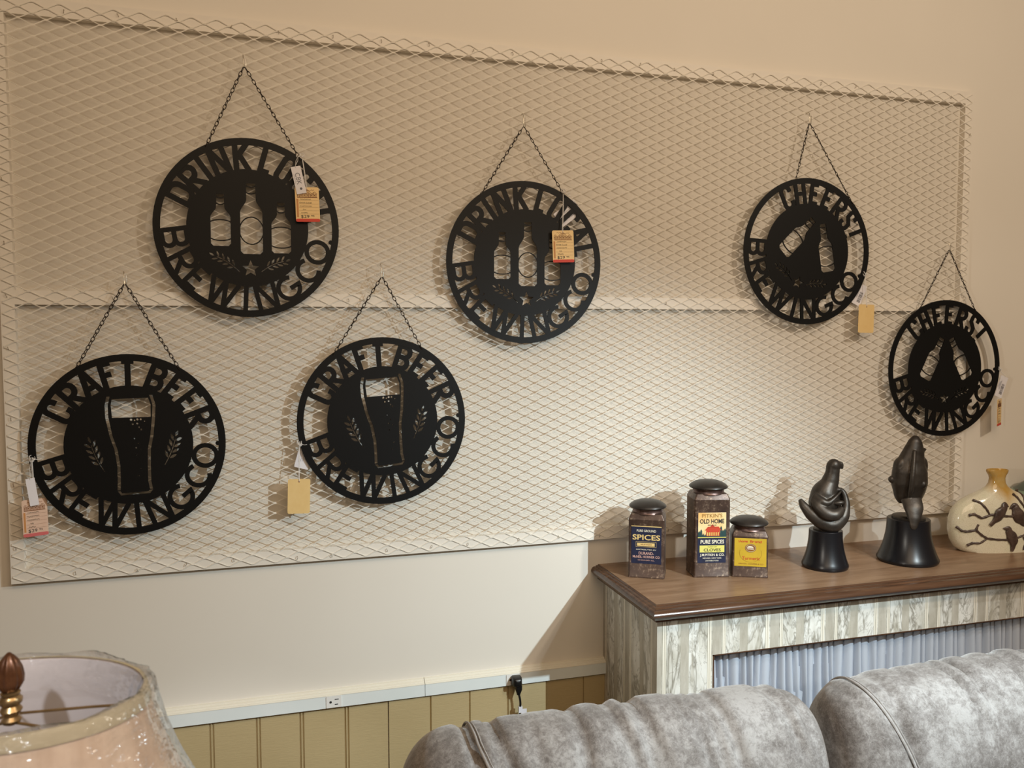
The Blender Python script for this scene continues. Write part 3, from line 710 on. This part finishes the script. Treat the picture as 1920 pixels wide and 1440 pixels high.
# tin three: short, yellow
t3 = tin('short spice tin with a yellow Turmeric label, right of the tall tin', 1.6380, -.213, -.46, .085, .115, .074, .0465)
lb = MB(); lb.box((-.037, -.0007, .0275), (.038, 0, .0960)); l3 = obj('paper_label', lb, M['yellow'], t3)
def arced(mb):
    for i, ch in enumerate('Home Brand'):
        if ch == ' ': continue
        x = -.0245+.0054*i; z = .0890-.10*(x*x)*6; put_text(mb, ch, x, z, .0058, -.0011, .0050 if ch != 'm' else .0062, .015, rot=x*9)
print_on(l3, 'red_print', [arced, TX('Turmeric', .002, .0475, .0078, .042, .01)], M['redink'])
def emblem(mb):
    mb.ribbon(arc(.001, .0725, .0125, .0098, 0, 360, 28)[:-1], .0012, -.0012, -.0010, True); mb.poly(arc(.001, .0725, .0105, .0078, 0, 360, 24)[:-1], -.0012, -.0010)
def emblem2(mb):
    mb.poly(arc(.0, .0735, .0075, .0040, 0, 180, 12), -.0015, -.0013); mb.box((-.007, -.0015, .0695), (.008, -.0013, .0715)); mb.ribbon(arc(.001, .0725, .0115, .0088, 0, 360, 28)[:-1], .0004, -.0014, -.0012, True)
    
print_on(l3, 'dark_print', [emblem, TX('GRIGGS, COOPER & CO', .002, .0335, .0032, .058), lambda mb: mb.ribbon(arc(.001, .060, .026, .022, 160, 380, 24), .0003, -.0011, -.0009)], M['brown'])
print_on(l3, 'cream_print', [emblem2], M['cream'])

# ================================================================== bird sculptures
m = mat('dark_bronze', (.05, .04, .03), .40, .5); t = NT(m); f = t.noise(t.coord(), 90, 5, .65)
t.base(t.ramp(t.noise(t.coord(), 22, 4), [(.35, (.030, .024, .019)), (.70, (.068, .055, .043))])); t.bump(f, .35, .0010); M['bronze'] = m
M['blackbase'] = mat('black_lacquer', (.006, .006, .008), .30)
def pedestal(t, r, h, top_r, z0=0):
    mb = MB(); prof = [(r*.96, 0), (r*.985, .003), (r, .006), (r*.995, .009)]
    for i in range(1, 13):
        u = i/12; prof.append((top_r+(r*.99-top_r)*(1-u)**2.1, .009+(h-.012)*u))
    prof += [(top_r*1.0, h-.0015), (top_r*.97, h), (.0005, h)]
    mb.lathe(prof, 64); obj('pedestal', mb, M['blackbase'], t, 35)
def blob(parts, name, parent, mat_, vox=.0016, smooth=7):
    """union of lofted pieces into one continuous cast surface"""
    mb = MB()
    for f in parts: f(mb)
    me = mb.data('tmp', mat_); o = bpy.data.objects.new('tmp', me); COL.objects.link(o)
    r = o.modifiers.new('r', 'REMESH'); r.mode = 'VOXEL'; r.voxel_size = vox
    s_ = o.modifiers.new('s', 'SMOOTH'); s_.iterations = smooth; s_.factor = .5
    out = bake(o); out.name = name
    for p in out.polygons: p.use_smooth = True
    if not out.materials: out.materials.append(mat_)
    return link(name, out, parent)
def ell(c, r, rot=None, n=20, k=12):
    def f(mb):
        R = rot or Matrix.Identity(3); rings = []
        for i in range(1, k):
            a = -pi/2+pi*i/k; rings.append([Vector(c)+R @ Vector((r[0]*cos(a)*cos(2*pi*j/n), r[1]*cos(a)*sin(2*pi*j/n), r[2]*sin(a))) for j in range(n)])
        mb.loft(rings)
    return f
def chainb(pts, rad, flat=(1, 1), n=28):
    def f(mb):
        P = [Vector(p) for p in pts]; q = []; rr = []
        for i in range(len(P)-1):            # catmull-rom
            a, b, c, d = P[max(0, i-1)], P[i], P[i+1], P[min(len(P)-1, i+2)]
            for k in range(10):
                t = k/10; q.append(.5*((2*b)+(c-a)*t+(2*a-5*b+4*c-d)*t*t+(-a+3*b-3*c+d)*t**3)); rr.append(rad[i]+(rad[i+1]-rad[i])*(t*t*(3-2*t)*.5+t*.5))
        q.append(P[-1]); rr.append(rad[-1]); mb.tube(q, rr, n, flat=flat)
    return f
def sheet(outline, thick):                # curved slab: list of (x, y, z) front points, thickness along y
    def f(mb):
        n = len(outline); c = sum((Vector(p) for p in outline), Vector())/n
        vs = [Vector(p) for p in outline]+[Vector(p)+Vector((0, thick, 0)) for p in outline]+[c, c+Vector((0, thick, 0))]
        fs = [(i, (i+1) % n, 2*n) for i in range(n)]+[((i+1) % n+n, i+n, 2*n+1) for i in range(n)]+[(i, i+n, (i+1) % n+n, (i+1) % n) for i in range(n)]
        mb.add(vs, fs)
    return f
# sculpture one: bird with raised head, folded wings and a crescent tail; local x = across the view
u_ = 1/743
def L1(px, py, y=0): return ((px-1553)*u_, y, (1067-py)*u_)
s1 = thing('bird_sculpture', 'dark bronze bird sculpture with upcurved tail on a black base, nearest the tins', 'sculpture', (1.873, -.185, ZC), -.35)
pedestal(s1, .0568, .096, .0405)
mb = MB(); mb.lathe([(.030, .0955), (.0305, .0985), (.029, .1010), (.022, .1025), (.0165, .1030), (.0150, .1045), (.0148, .117), (.016, .121)], 40); obj('bronze_mount', mb, M['bronze'], s1, 40)
p1 = [chainb([L1(1551, 985), L1(1550, 966), L1(1549, 946), L1(1551, 926), L1(1559, 905), L1(1563, 888), L1(1564, 874), L1(1565, 868)], [.014, .030, .0385, .0345, .0215, .0175, .0165, .012], (1, .80)),
      ell(L1(1565, 874), (.0165, .0150, .0165)), chainb([L1(1568, 872), L1(1578, 871), L1(1580.5, 878), L1(1579, 881)], [.009, .0055, .0035, .002]),
      # crescent tail sweeping under the body to the right shoulder
      chainb([L1(1503, 938, -.006), L1(1510, 951, -.012), L1(1524, 966, -.018), L1(1543, 979, -.022), L1(1561, 983, -.023), L1(1577, 970, -.022), L1(1585, 950, -.016), L1(1584, 930, -.010), L1(1577, 919, -.008), L1(1566, 921, -.014)], [.005, .0110, .0165, .0195, .0195, .0160, .0105, .0075, .0055, .004], (1, .9)),
      ell(L1(1571, 939, .004), (.019, .010, .024)),
      # wings folded across the chest
      chainb([L1(1526, 934, -.016), L1(1532, 948, -.028), L1(1546, 960, -.036), L1(1562, 961, -.038), L1(1577, 950, -.028)], [.010, .0150, .0165, .0140, .006], (1, .75)),
      chainb([L1(1526, 929, -.016), L1(1537, 938, -.030), L1(1549, 940, -.034), L1(1563, 930, -.030), L1(1576, 920, -.018)], [.010, .0100, .0070, .0045, .003], (1, .7)),
      ell(L1(1570, 941, -.026), (.0150, .0075, .0065), Matrix.Rotation(-.1, 3, 'Y'))]
blob(p1, 'bird_figure', s1, M['bronze'])
mb = MB(); mb.tube([L1(1582, 876, -.008), L1(1583, 876, -.0085)], .002, 8)
# sculpture two: same kind of bird seen from behind, tail pointing down to the front
u2 = 1/722
def L2(px, py, y=0): return ((px-1703)*u2, y, (1058-py)*u2)
s2 = thing('bird_sculpture', 'taller dark bronze bird sculpture seen from behind, beside the branch vase', 'sculpture', (2.116, -.197, ZC), -.38)
pedestal(s2, .0752, .112, .0520)
mb = MB(); mb.lathe([(.0405, .1115), (.0405, .1170), (.0385, .1190), (.0230, .1205), (.0215, .1205)], 40); mb.lathe([(.0125, .119), (.0125, .150), (.014, .156)], 28, c=(.017, .01, 0)); obj('bronze_mount', mb, M['bronze'], s2, 40)
p2 = [chainb([L2(1713, 822, .004), L2(1711, 834, 0), L2(1709, 850, 0), L2(1706, 868, .002), L2(1704, 890, .004), L2(1704, 912, .006), L2(1703, 935, .006), L2(1703, 950, .004)], [.006, .0185, .0265, .033, .0440, .0455, .0360, .0240], (1, .64)),
      # shoulders / wings either side
      chainb([L2(1692, 866, 0), L2(1686, 876, .002), L2(1685, 896, .004), L2(1686, 918, .004), L2(1694, 938, 0)], [.012, .0165, .0170, .0150, .009], (1, 1)),
      chainb([L2(1718, 862, .006), L2(1729, 872, .008), L2(1731, 895, .010), L2(1729, 922, .010), L2(1716, 948, .006)], [.009, .010, .008, .010, .010], (1, 1)),
      # ridge down the back
      chainb([L2(1706, 848, -.017), L2(1702, 870, -.027), L2(1699, 895, -.034), L2(1697, 920, -.033), L2(1696, 935, -.026)], [.003, .0055, .0065, .006, .003], (1, 1)),
      ell(L2(1671, 905, .004), (.0080, .008, .0095)), ell(L2(1724, 912, -.014), (.0078, .007, .0095)), chainb([L2(1726, 852, .002), L2(1728, 845, 0)], [.004, .006]),
      # tail: broad fan narrowing to the tip in front of the mount
      chainb([L2(1701, 938, -.020), L2(1702, 952, -.034), L2(1701, 968, -.044), L2(1699, 982, -.050), L2(1698, 991, -.052)], [.026, .0245, .0180, .0110, .005], (1, .38))]
blob(p2, 'bird_figure', s2, M['bronze'])

# ================================================================== branch vase
m = mat('crackle_glaze', (.6, .58, .42), .12, Coat_Weight=.6, Coat_Roughness=.05); t = NT(m)
vo = t.n('ShaderNodeTexVoronoi', feature='DISTANCE_TO_EDGE'); t.l(t.coord(), vo.inputs['Vector']); vo.inputs['Scale'].default_value = 260
tc = t.n('ShaderNodeTexCoord'); sp = t.n('ShaderNodeSeparateXYZ'); t.l(tc.outputs['Object'], sp.inputs[0])
nz = t.noise(t.coord(), 18, 4); X = sp.outputs[0]; Z = sp.outputs[2]
cen = t.math('ADD', t.math('MULTIPLY', t.math('ABSOLUTE', t.math('SUBTRACT', X, .012)), -1.15), t.math('ADD', Z, t.math('MULTIPLY', nz, .06)))
amb = t.ramp(cen, [(.135, (0,)*3), (.190, (1,)*3)])
base = t.mix(amb, (.74, .70, .55), (.50, .29, .06)); base = t.mix(t.ramp(nz, [(.5, (0,)*3), (.75, (.35,)*3)]), base, (.55, .60, .38))
base = t.mix(t.ramp(vo.outputs['Distance'], [(0, (.38,)*3), (.08, (0,)*3)]), base, (.33, .27, .15)); t.base(base); t.bump(vo.outputs['Distance'], .12, .0006); M['glaze'] = m
M['twig'] = noisy('brown_relief_glaze', (.050, .032, .026), (.10, .066, .052), 60, .35, bump=.4, bd=.001)
vs = thing('branch_vase', 'flat cream crackle vase with brown birds on branches in relief and amber neck', 'vase', (2.425, -.175, ZC), -.20)
uv_ = 1/697
def VP(X, Y): return ((X-768)/6*uv_, (1312-Y)/6*uv_)   # from the close-up, six close-up px per photo px
vprof = [(0, .100), (.004, .108), (.012, .117), (.030, .128), (.055, .134), (.080, .1335), (.105, .126), (.125, .110), (.138, .088), (.148, .065), (.157, .045), (.166, .030), (.176, .0225), (.188, .0205), (.196, .0235), (.204, .0295), (.209, .0305), (.2105, .0290)]
vprof = [(z*1.05, r) for z, r in vprof]
def vdepth(z):
    t_ = min(1, max(0, z/.20)); return .040*(1-.55*smoothstep(.55, .95, t_))
def vring(z, r):
    d = min(vdepth(z), r*1.0); e = 2.6 if r > .05 else 2
    pts = []
    for k in range(72):
        a = 2*pi*k/72; c, s = cos(a), sin(a); pts.append((r*math.copysign(abs(c)**(2/e), c), d*math.copysign(abs(s)**(2/e), s), z))
    return pts
mb = MB(); rings = [vring(z, r) for z, r in vprof]
inner = [vring(z-.0*1, r-.004) for z, r in vprof[::-1][1:6]]
mb.loft(rings+inner); obj('vase_body', mb, M['glaze'], vs, 60)
def vr(z):
    for (z0, r0), (z1, r1) in zip(vprof, vprof[1:]):
        if z0 <= z <= z1: return r0+(r1-r0)*(z-z0)/(z1-z0)
    return vprof[0][1]
def vy(x, z):
    r = vr(z); d = min(vdepth(z), r); q = max(0, 1-abs(x/r)**2.6)
    return -d*q**(1/2.6)
def onv(X, Y, lift=0): x, z = VP(X, Y); return (x, vy(x, z)-lift, z)
def densify(P, n=5):
    o = []
    for a, b in zip(P, P[1:]): o += [(a[0]+(b[0]-a[0])*k/n, a[1]+(b[1]-a[1])*k/n) for k in range(n)]
    return o+[P[-1]]
branches = [[(240, 1015), (290, 1060), (340, 1065), (430, 1045), (500, 1105), (560, 1140), (680, 1155), (800, 1160), (930, 1135), (1020, 1100), (1090, 1030), (1150, 985)],
            [(430, 1045), (455, 980)], [(350, 1225), (400, 1195), (480, 1195), (560, 1140)], [(355, 880), (410, 865), (490, 910), (600, 870), (780, 890), (900, 895), (1000, 870), (1090, 825), (1180, 790)],
            [(425, 718), (490, 740), (540, 800), (575, 865)], [(885, 650), (930, 690), (980, 770), (1030, 845)], [(1005, 620), (1020, 690), (1005, 790)], [(1020, 990), (1035, 1060)], [(990, 1130), (1020, 1190), (995, 1280)], [(1020, 1190), (1110, 1250), (1180, 1260)]]
for b in branches:
    P = densify(b); mb = MB(); n = len(P)
    mb.tube([onv(x, y, .0008) for x, y in P], [.0036*(1-.35*i/n)*(1+.15*sin(i*1.7)) for i in range(n)], 8); obj('branch_relief', mb, M['twig'], vs, 60)
def relief_bird(pts, rad):
    mb = MB(); P = [onv(x, y, .002) for x, y in pts]; q = []; rr = []
    chainb(P, rad, (1, .45), 12)(mb); return mb
obj('bird_relief', relief_bird([(800, 785), (755, 765), (745, 800), (700, 850), (670, 900), (625, 950), (585, 990)], [.001, .0085, .0110, .0170, .0145, .0070, .0062]), M['twig'], vs, 60)
obj('bird_relief', relief_bird([(810, 805), (865, 780), (880, 810), (900, 865), (925, 920), (960, 960), (1000, 995)], [.001, .0095, .0112, .0170, .0150, .0085, .0062]), M['twig'], vs, 60)
obj('bird_relief', relief_bird([(735, 1025), (795, 1035), (810, 1070), (840, 1120), (860, 1175), (860, 1230), (850, 1290)], [.001, .0080, .0100, .0150, .0140, .0075, .0040]), M['twig'], vs, 60)
gj = thing('green_vase', 'pale green ceramic vase cut off by the right edge of the photo', 'vase', (2.69, -.085, ZC))
M['green'] = mat('green_glaze', (.25, .36, .27), .2); M['darkgreen'] = mat('dark_green_glaze', (.07, .10, .08), .2)
mb = MB(); mb.lathe([(.035, 0), (.06, .02), (.085, .06), (.09, .10), (.075, .135), (.045, .155), (.03, .165), (.035, .175), (.033, .176), (.02, .17)], 48); obj('vase_body', mb, M['green'], gj, 50)
mb = MB(); mb.lathe([(.0755, .1355), (.046, .1565), (.031, .166), (.0365, .1758), (.0345, .1772), (.02, .172)], 48); obj('dark_shoulder', mb, M['darkgreen'], gj, 50)

# ================================================================== outlets, plug, cord
def outlet(px, py, label):
    c = at(px, py, -.0195); t = thing('wall_outlet', label, 'outlet', (c.x, -.0195, .7430))
    mb = MB(); mb.poly(rrect(-.0175, -.0135, .0175, .0135, .001, 2), -.0016, 0); pl = obj('receptacle_face', mb, M['plasticwhite'], t)
    mb = MB(); mb.box((.002, -.0022, .0050), (.011, -.0015, .0068)); mb.box((.002, -.0022, -.0068), (.0095, -.0015, -.0050)); mb.poly(arc(-.0075, 0, .0028, .0028, 0, 360, 12)[:-1], -.0022, -.0015)
    obj('socket_slots', mb, M['slot'], pl)
    return c
outlet(626, 1314, 'empty white receptacle in the raceway left of the sofa')
c = outlet(962, 1276, 'white receptacle in the raceway with a black plug in it')
pg = thing('power_cord', 'black plug and cord with white tags hanging from the raceway beside the cabinet', 'cord', (c.x+.006, -.0216, .7430))
mb = MB(); mb.loft([[(x*s, -d, z*s) for x, z in rrect(-.0125, -.0125, .0125, .0125, .005, 4)] for s, d in ((.95, 0), (1, .002), (1, .012), (.85, .020), (.6, .024), (.2, .0255))])
mb.loft([[(x+.004, -.012+y*.9, z) for x, y in rrect(-.008*s, -.008*s, .008*s, .008*s, .003, 3)] for s, z in ((1, -.004), (1, -.020), (.7, -.028), (.5, -.034))])
obj('plug', mb, M['black_plastic'], pg, 40)
mb = MB(); P = [(.004, -.012, -.030), (.008, -.013, -.050), (.008, -.012, -.075), (.004, -.010, -.11), (.002, -.006, -.18), (.006, -.004, -.30), (.03, -.002, -.45), (.08, .004, -.60), (.12, .008, -.727)]
chainb(P, [.0028]*len(P), (1, 1), 8)(mb); obj('cord', mb, M['black_plastic'], pg, 60)
mb = MB(); mb.box((.0035, -.0162, -.079), (.013, -.0085, -.064)); mb.box((.010, -.0160, -.083), (.024, -.0154, -.070)); obj('cord_tag', mb, M['white'], pg)

# ================================================================== sofa
m = mat('grey_suede', (.2, .18, .17), .72); t = NT(m)
t.b.inputs['Sheen Weight'].default_value = .35; t.b.inputs['Sheen Roughness'].default_value = .45
big = t.noise(t.coord(), 9, 4, .6, .4); fine = t.noise(t.coord(), 75, 8, .82, .3); fine2 = t.noise(t.coord(), 320, 3, .6)
r1 = t.ramp(t.math('ADD', t.math('MULTIPLY', big, .45), t.math('MULTIPLY', fine, .55)), [(.43, (.110, .095, .087)), (.50, (.175, .158, .149)), (.58, (.30, .285, .275))])
cr = t.math('ABSOLUTE', t.math('SUBTRACT', t.noise(t.coord(), 60, 6, .75, 1.5), .5)); t.base(t.mix(t.ramp(cr, [(0, (.55,)*3), (.018, (0,)*3)]), r1, (.42, .40, .385)))
t.bump(t.math('ADD', t.math('MULTIPLY', fine, .7), t.math('MULTIPLY', fine2, .3)), .45, .0016); M['suede'] = m
sf = thing('sofa', 'grey suede sofa with two puffy back cushions in front of the cabinet', 'sofa', (.70, -.60, 0))
def cushion(x0, x1, zr, seed, off, zb=.48):
    """puffy back cushion: rounded section swept along x, with end panels and gathers"""
    mb = MB(); nxx, nth = 150, 110; W = x1-x0; rings = []
    yc, ty, hz = -.135, .115, (zr-zb)/2; zc = (zr+zb)/2
    folds = [(random.Random(seed+i).uniform(.05, .95), random.Random(seed*3+i).uniform(.005, .013), random.Random(seed*7+i).uniform(-.1, .55), random.Random(seed*5+i).uniform(.003, .013)) for i in range(20)]
    for i in range(nxx+1):
        u = i/nxx; x = x0+W*(.5-.5*cos(pi*u)) if 1 else 0
        e = min(x-x0, x1-x); q = min(1, e/.10)
        s = max(.0, 1-(1-q)**2.6)**(1/2.6)            # rounded ends
        sz = .72+.28*s if e < .10 else 1; sy = .02+.98*s; sz = .04+.96*s**.55
        arch = .012*sin(pi*(x-x0)/W)
        ring = []
        for k in range(nth):
            a = 2*pi*k/nth; c_, s_ = cos(a), sin(a)
            ex = 2.5
            yy = math.copysign(abs(c_)**(2/ex), c_)*ty*sy; zz = math.copysign(abs(s_)**(2/ex), s_)*hz*sz
            X, Y, Z = x, yc+yy, zc+zz+(arch*s_ if s_ > 0 else 0)
            dd = 0
            top = smoothstep(-.1, .8, s_)*smoothstep(1.0, -.3, c_*.9)
            for (fu, fw, lean, amp) in folds:
                fx = x0+W*fu+lean*(zr-Z)*.8
                dd -= amp*math.exp(-((X-fx)/fw)**2)*smoothstep(.16+fw*2, .01, zr-Z)*top*smoothstep(0, .05, e)
            seam = math.exp(-((x-seamx(x0+off, Z, c_, zr))/.0055)**2)
            dd -= .0035*seam
            dd += .0035*noise.noise(Vector((X*7, Y*7, Z*5)))+.0016*noise.noise(Vector((X*26, Y*20, Z*14)))
            nrm = Vector((0, c_, s_)); ring.append((X, Y+dd*nrm.y, Z+dd*nrm.z))
        rings.append(ring)
    mb.loft(rings); return mb, (yc, ty, hz, zc)
def seamx(xs, Z, c_, zr): return xs+.13*math.tanh(.42*max(0, zr-Z)/.13)*(1 if c_ < .2 else 0)
def sec(x, x0, x1, prm, lift, zr):
    yc, ty, hz, zc = prm; e = min(x-x0, x1-x); q = min(1, e/.10); s = max(0, 1-(1-q)**2.6)**(1/2.6); sy = .02+.98*s; sz = .04+.96*s**.55
    P = []
    for k in range(120):
        a = 2*pi*k/120; c_, s_ = cos(a), sin(a); ar = .012*sin(pi*(x-x0)/(x1-x0))
        Z = zc+math.copysign(abs(s_)**.8, s_)*(hz*sz+lift)+(ar*s_ if s_ > 0 else 0)
        P.append((seamx(x, Z, c_, zr), yc+math.copysign(abs(c_)**.8, c_)*(ty*sy+lift), Z))
    return P
M['piping'] = noisy('piping_suede', (.26, .24, .225), (.34, .32, .31), 90, .7, bump=.3)
for (x0, x1, zr, seed, off) in ((.003, .735, .987, 11, .118), (.748, 1.50, .980, 23, .072)):
    mb, prm = cushion(x0, x1, zr, seed, off); cu = obj('back_cushion', mb, M['suede'], sf, 80)
    for xs in (x0+off,):
        mb = MB(); mb.tube(sec(xs, x0, x1, prm, -.0002, zr), .0024, 6, True); mb.tube(sec(xs+.006, x0, x1, prm, -.0016, zr), .0013, 5, True)
        obj('seam_piping', mb, M['piping'], cu, 60)
def softbox(a, b, r=.05, n=6):
    mb = MB(); (x0, y0, z0), (x1, y1, z1) = a, b; rings = []
    for i in range(n+1): t_ = pi/2*i/n; d = r*(1-sin(t_)); rings.append([(x, y, z0+r*(1-cos(t_))) for x, y in rrect(x0+d, y0+d, x1-d, y1-d, r, 5)])
    for i in range(n+1): t_ = pi/2*(1-i/n); d = r*(1-sin(t_)); rings.append([(x, y, z1-r*(1-cos(t_))) for x, y in rrect(x0+d, y0+d, x1-d, y1-d, r, 5)])
    mb.loft(rings); return mb
obj('back_frame', softbox((.01, -.035, .04), (1.49, .10, .70), .05), M['suede'], sf, 60)
obj('seat_base', softbox((.01, -.86, .06), (1.49, -.04, .30), .04), M['suede'], sf, 60)
for k in range(2): obj('seat_cushion', softbox((.01+.745*k, -.90, .29), (.745+.745*k, -.24, .50), .07), M['suede'], sf, 60)
for xa in (-.17, 1.50): obj('arm', softbox((xa, -.90, .06), (xa+.19, .08, .64), .08), M['suede'], sf, 60)
for x, y in ((-.12, .02), (1.62, .02), (-.12, -.82), (1.62, -.82)):
    mb = MB(); mb.box((x-.03, y-.03, 0), (x+.03, y+.03, .075)); obj('leg', mb, M['edgewood'], sf)

# ================================================================== table lamp near the camera
LX, LY = .3011, -1.1028
LZ = 1.2687
tb = thing('end_table', 'square brown wooden end table under the lamp', 'table', (LX-.02, LY, 0))
mb = MB(); mb.box((-.24, -.24, .585), (.24, .24, .615)); obj('tabletop', mb, M['edgewood'], tb)
for x in (-.21, .21):
    for y in (-.21, .21): mb = MB(); mb.box((x-.02, y-.02, 0), (x+.02, y+.02, .585)); obj('leg', mb, M['edgewood'], tb)
lp = thing('table_lamp', 'table lamp with acorn finial and plastic-wrapped fabric shade in the lower left corner', 'lamp', (LX, LY, .615), -YAW)
def lz(z): return z-.615
M['finial'] = noisy('copper_brown_resin', (.085, .034, .016), (.17, .075, .035), 60, .28, .4, bump=.1)
M['brass'] = noisy('antique_brass', (.30, .20, .09), (.45, .32, .17), 50, .3, .85, bump=.2)
m = mat('shade_fabric', (.68, .45, .30), .7); t = NT(m); f = t.noise(t.coord((1, 1, .05)), 55, 4)
t.base(t.ramp(f, [(.35, (.50, .36, .25)), (.65, (.62, .48, .36))])); M['shade'] = m
M['lining'] = mat('shade_lining', (.80, .77, .80), .6); M['olive'] = mat('shade_trim', (.42, .36, .22), .5)
m = bpy.data.materials.new('clear_wrap'); m.use_nodes = True; nt = m.node_tree; nt.nodes.remove(nt.nodes['Principled BSDF'])
tr = nt.nodes.new('ShaderNodeBsdfTransparent'); gl = nt.nodes.new('ShaderNodeBsdfGlossy'); gl.inputs['Roughness'].default_value = .12; gl.inputs['Color'].default_value = (.9, .95, 1, 1)
df = nt.nodes.new('ShaderNodeBsdfDiffuse'); df.inputs['Color'].default_value = (.8, .8, .85, 1)
fr = nt.nodes.new('ShaderNodeLayerWeight'); fr.inputs['Blend'].default_value = .22;
nz_ = nt.nodes.new('ShaderNodeTexNoise'); nz_.inputs['Scale'].default_value = 13; nz_.inputs['Detail'].default_value = 3; bp = nt.nodes.new('ShaderNodeBump'); bp.inputs['Strength'].default_value = .7; bp.inputs['Distance'].default_value = .012; nt.links.new(nz_.outputs[0], bp.inputs['Height']); nt.links.new(bp.outputs[0], gl.inputs['Normal']); nt.links.new(bp.outputs[0], fr.inputs['Normal']); mx = nt.nodes.new('ShaderNodeMixShader'); mx2 = nt.nodes.new('ShaderNodeMixShader'); mx2.inputs[0].default_value = .10
nt.links.new(fr.outputs['Facing'], mx.inputs[0]); nt.links.new(tr.outputs[0], mx2.inputs[1]); nt.links.new(df.outputs[0], mx2.inputs[2]); nt.links.new(mx2.outputs[0], mx.inputs[1]); nt.links.new(gl.outputs[0], mx.inputs[2])
nt.links.new(mx.outputs[0], nt.nodes['Material Output'].inputs['Surface']); M['wrap'] = m
EX, EY = .117, .086
def sring(k, z, n=120, lob=0, dr=0):
    o = []
    for i in range(n):
        a = 2*pi*i/n; L = 1+lob*(.035*cos(8*a)+.0)
        o.append(((EX*k+dr)*cos(a)*L, (EY*k+dr)*sin(a)*L, z+(.0045*cos(8*a+.6)*lob)))
    return o
zt_ = lz(LZ+.004)
kz = [(1.0, 0), (1.03, -.012), (1.09, -.035), (1.19, -.065), (1.33, -.10), (1.52, -.14), (1.75, -.18), (2.0, -.215), (2.2, -.24)]
mb = MB(); mb.loft([sring(k, zt_+z) for k, z in kz], cap=False); obj('lamp_shade', mb, M['shade'], lp, 60)
sh = [o for o in COL.objects if o.name.startswith('lamp_shade')][-1]
mb = MB(); mb.loft([sring(k, zt_+z, dr=-.0022) for k, z in kz], cap=False); obj('shade_lining', mb, M['lining'], sh, 60)
mb = MB(); mb.loft([sring(1.0, zt_+.001, dr=-.001), sring(1.0, zt_+.001, dr=.0022), sring(1.03, zt_-.010, dr=.0022), sring(1.035, zt_-.0125, dr=.0015)], cap=False); obj('shade_trim', mb, M['olive'], sh, 60)
mb = MB(); rings = []
wk = [(.88, -.030, 0), (.94, -.008, .001), (.985, .0045, .002), (1.03, .003, .004), (1.06, -.014, .004), (1.12, -.04, .004), (1.22, -.07, .004), (1.36, -.105, .004), (1.55, -.145, .005), (1.78, -.185, .005), (2.03, -.22, .005), (2.23, -.245, .004)]
rw = random.Random(4)
for k, z, dr in wk:
    r_ = []
    for i in range(160):
        a = 2*pi*i/160; x, y = EX*k*cos(a), EY*k*sin(a)
        wv = .0035*noise.noise(Vector((cos(a)*4, sin(a)*4, z*9)))+.0045*abs(noise.noise(Vector((cos(a)*11, sin(a)*11, z*5))))+.0025*abs(noise.noise(Vector((cos(a)*25, sin(a)*25, z*14))))
        sc_ = 1+(dr+abs(wv) if k > .97 else wv*.5)/EX/k
        r_.append((x*sc_, y*sc_, zt_+z+.006*noise.noise(Vector((cos(a)*2.2, sin(a)*2.2, 3)))*(1 if abs(k-1) < .08 else .2)))
    rings.append(r_)
mb.loft(rings, cap=False); obj('plastic_wrap', mb, M['wrap'], sh, 80)
# finial, spider, harp, stem, body
mb = MB(); n = 60; zf = lz(LZ); rings = []
for r, z in ((.003, .0065), (.0075, .0085), (.0108, .0145), (.0113, .021), (.0100, .029), (.0072, .036), (.0040, .0405), (.0012, .0432)):
    rings.append([(r*(1+.07*cos(10*2*pi*i/n)*min(1, r/.008))*cos(2*pi*i/n), r*(1+.07*cos(10*2*pi*i/n)*min(1, r/.008))*sin(2*pi*i/n), zf+z) for i in range(n)])
mb.loft(rings); obj('finial', mb, M['finial'], lp, 60)
mb = MB(); mb.lathe([(.004, -.024), (.0075, -.022), (.0085, -.019), (.006, -.016), (.0082, -.0125), (.0095, -.010), (.007, -.006), (.0095, -.0035), (.0100, 0), (.0075, .003), (.0085, .006), (.005, .0085)], 32, c=(0, 0, zf)); obj('finial_base', mb, M['brass'], lp, 50)
mb = MB()
for a in (5, 130, 245):
    a = radians(a); mb.tube([(.008*cos(a), .008*sin(a), zf-.014), (EX*.6*cos(a), EY*.6*sin(a), zf-.010), (EX*1.02*cos(a), EY*1.02*sin(a), zf-.008)], .0014, 6)
obj('spider', mb, M['brass'], lp, 60)
mb = MB(); P = [(.0, 0, zf-.022), (.025, 0, zf-.026), (.042, 0, zf-.06), (.052, 0, zf-.12), (.045, 0, zf-.17), (.018, 0, zf-.20), (0, 0, zf-.205)]; P = P+[(-x, y, z) for x, y, z in P[::-1][1:-1]]
mb.tube(P, .0016, 6, True); obj('harp', mb, M['brass'], lp, 60)
mb = MB(); mb.lathe([(.004, zf-.28), (.014, zf-.275), (.016, zf-.24), (.012, zf-.215), (.004, zf-.205)], 24); obj('socket', mb, M['brass'], lp, 50)
mb = MB(); mb.lathe([(.085, 0), (.09, .006), (.085, .02), (.05, .03), (.025, .045), (.02, .07), (.045, .11), (.07, .17), (.075, .22), (.06, .28), (.03, .32), (.015, .34), (.010, zf-.28+.0)], 48); obj('lamp_base', mb, M['finial'], lp, 50)
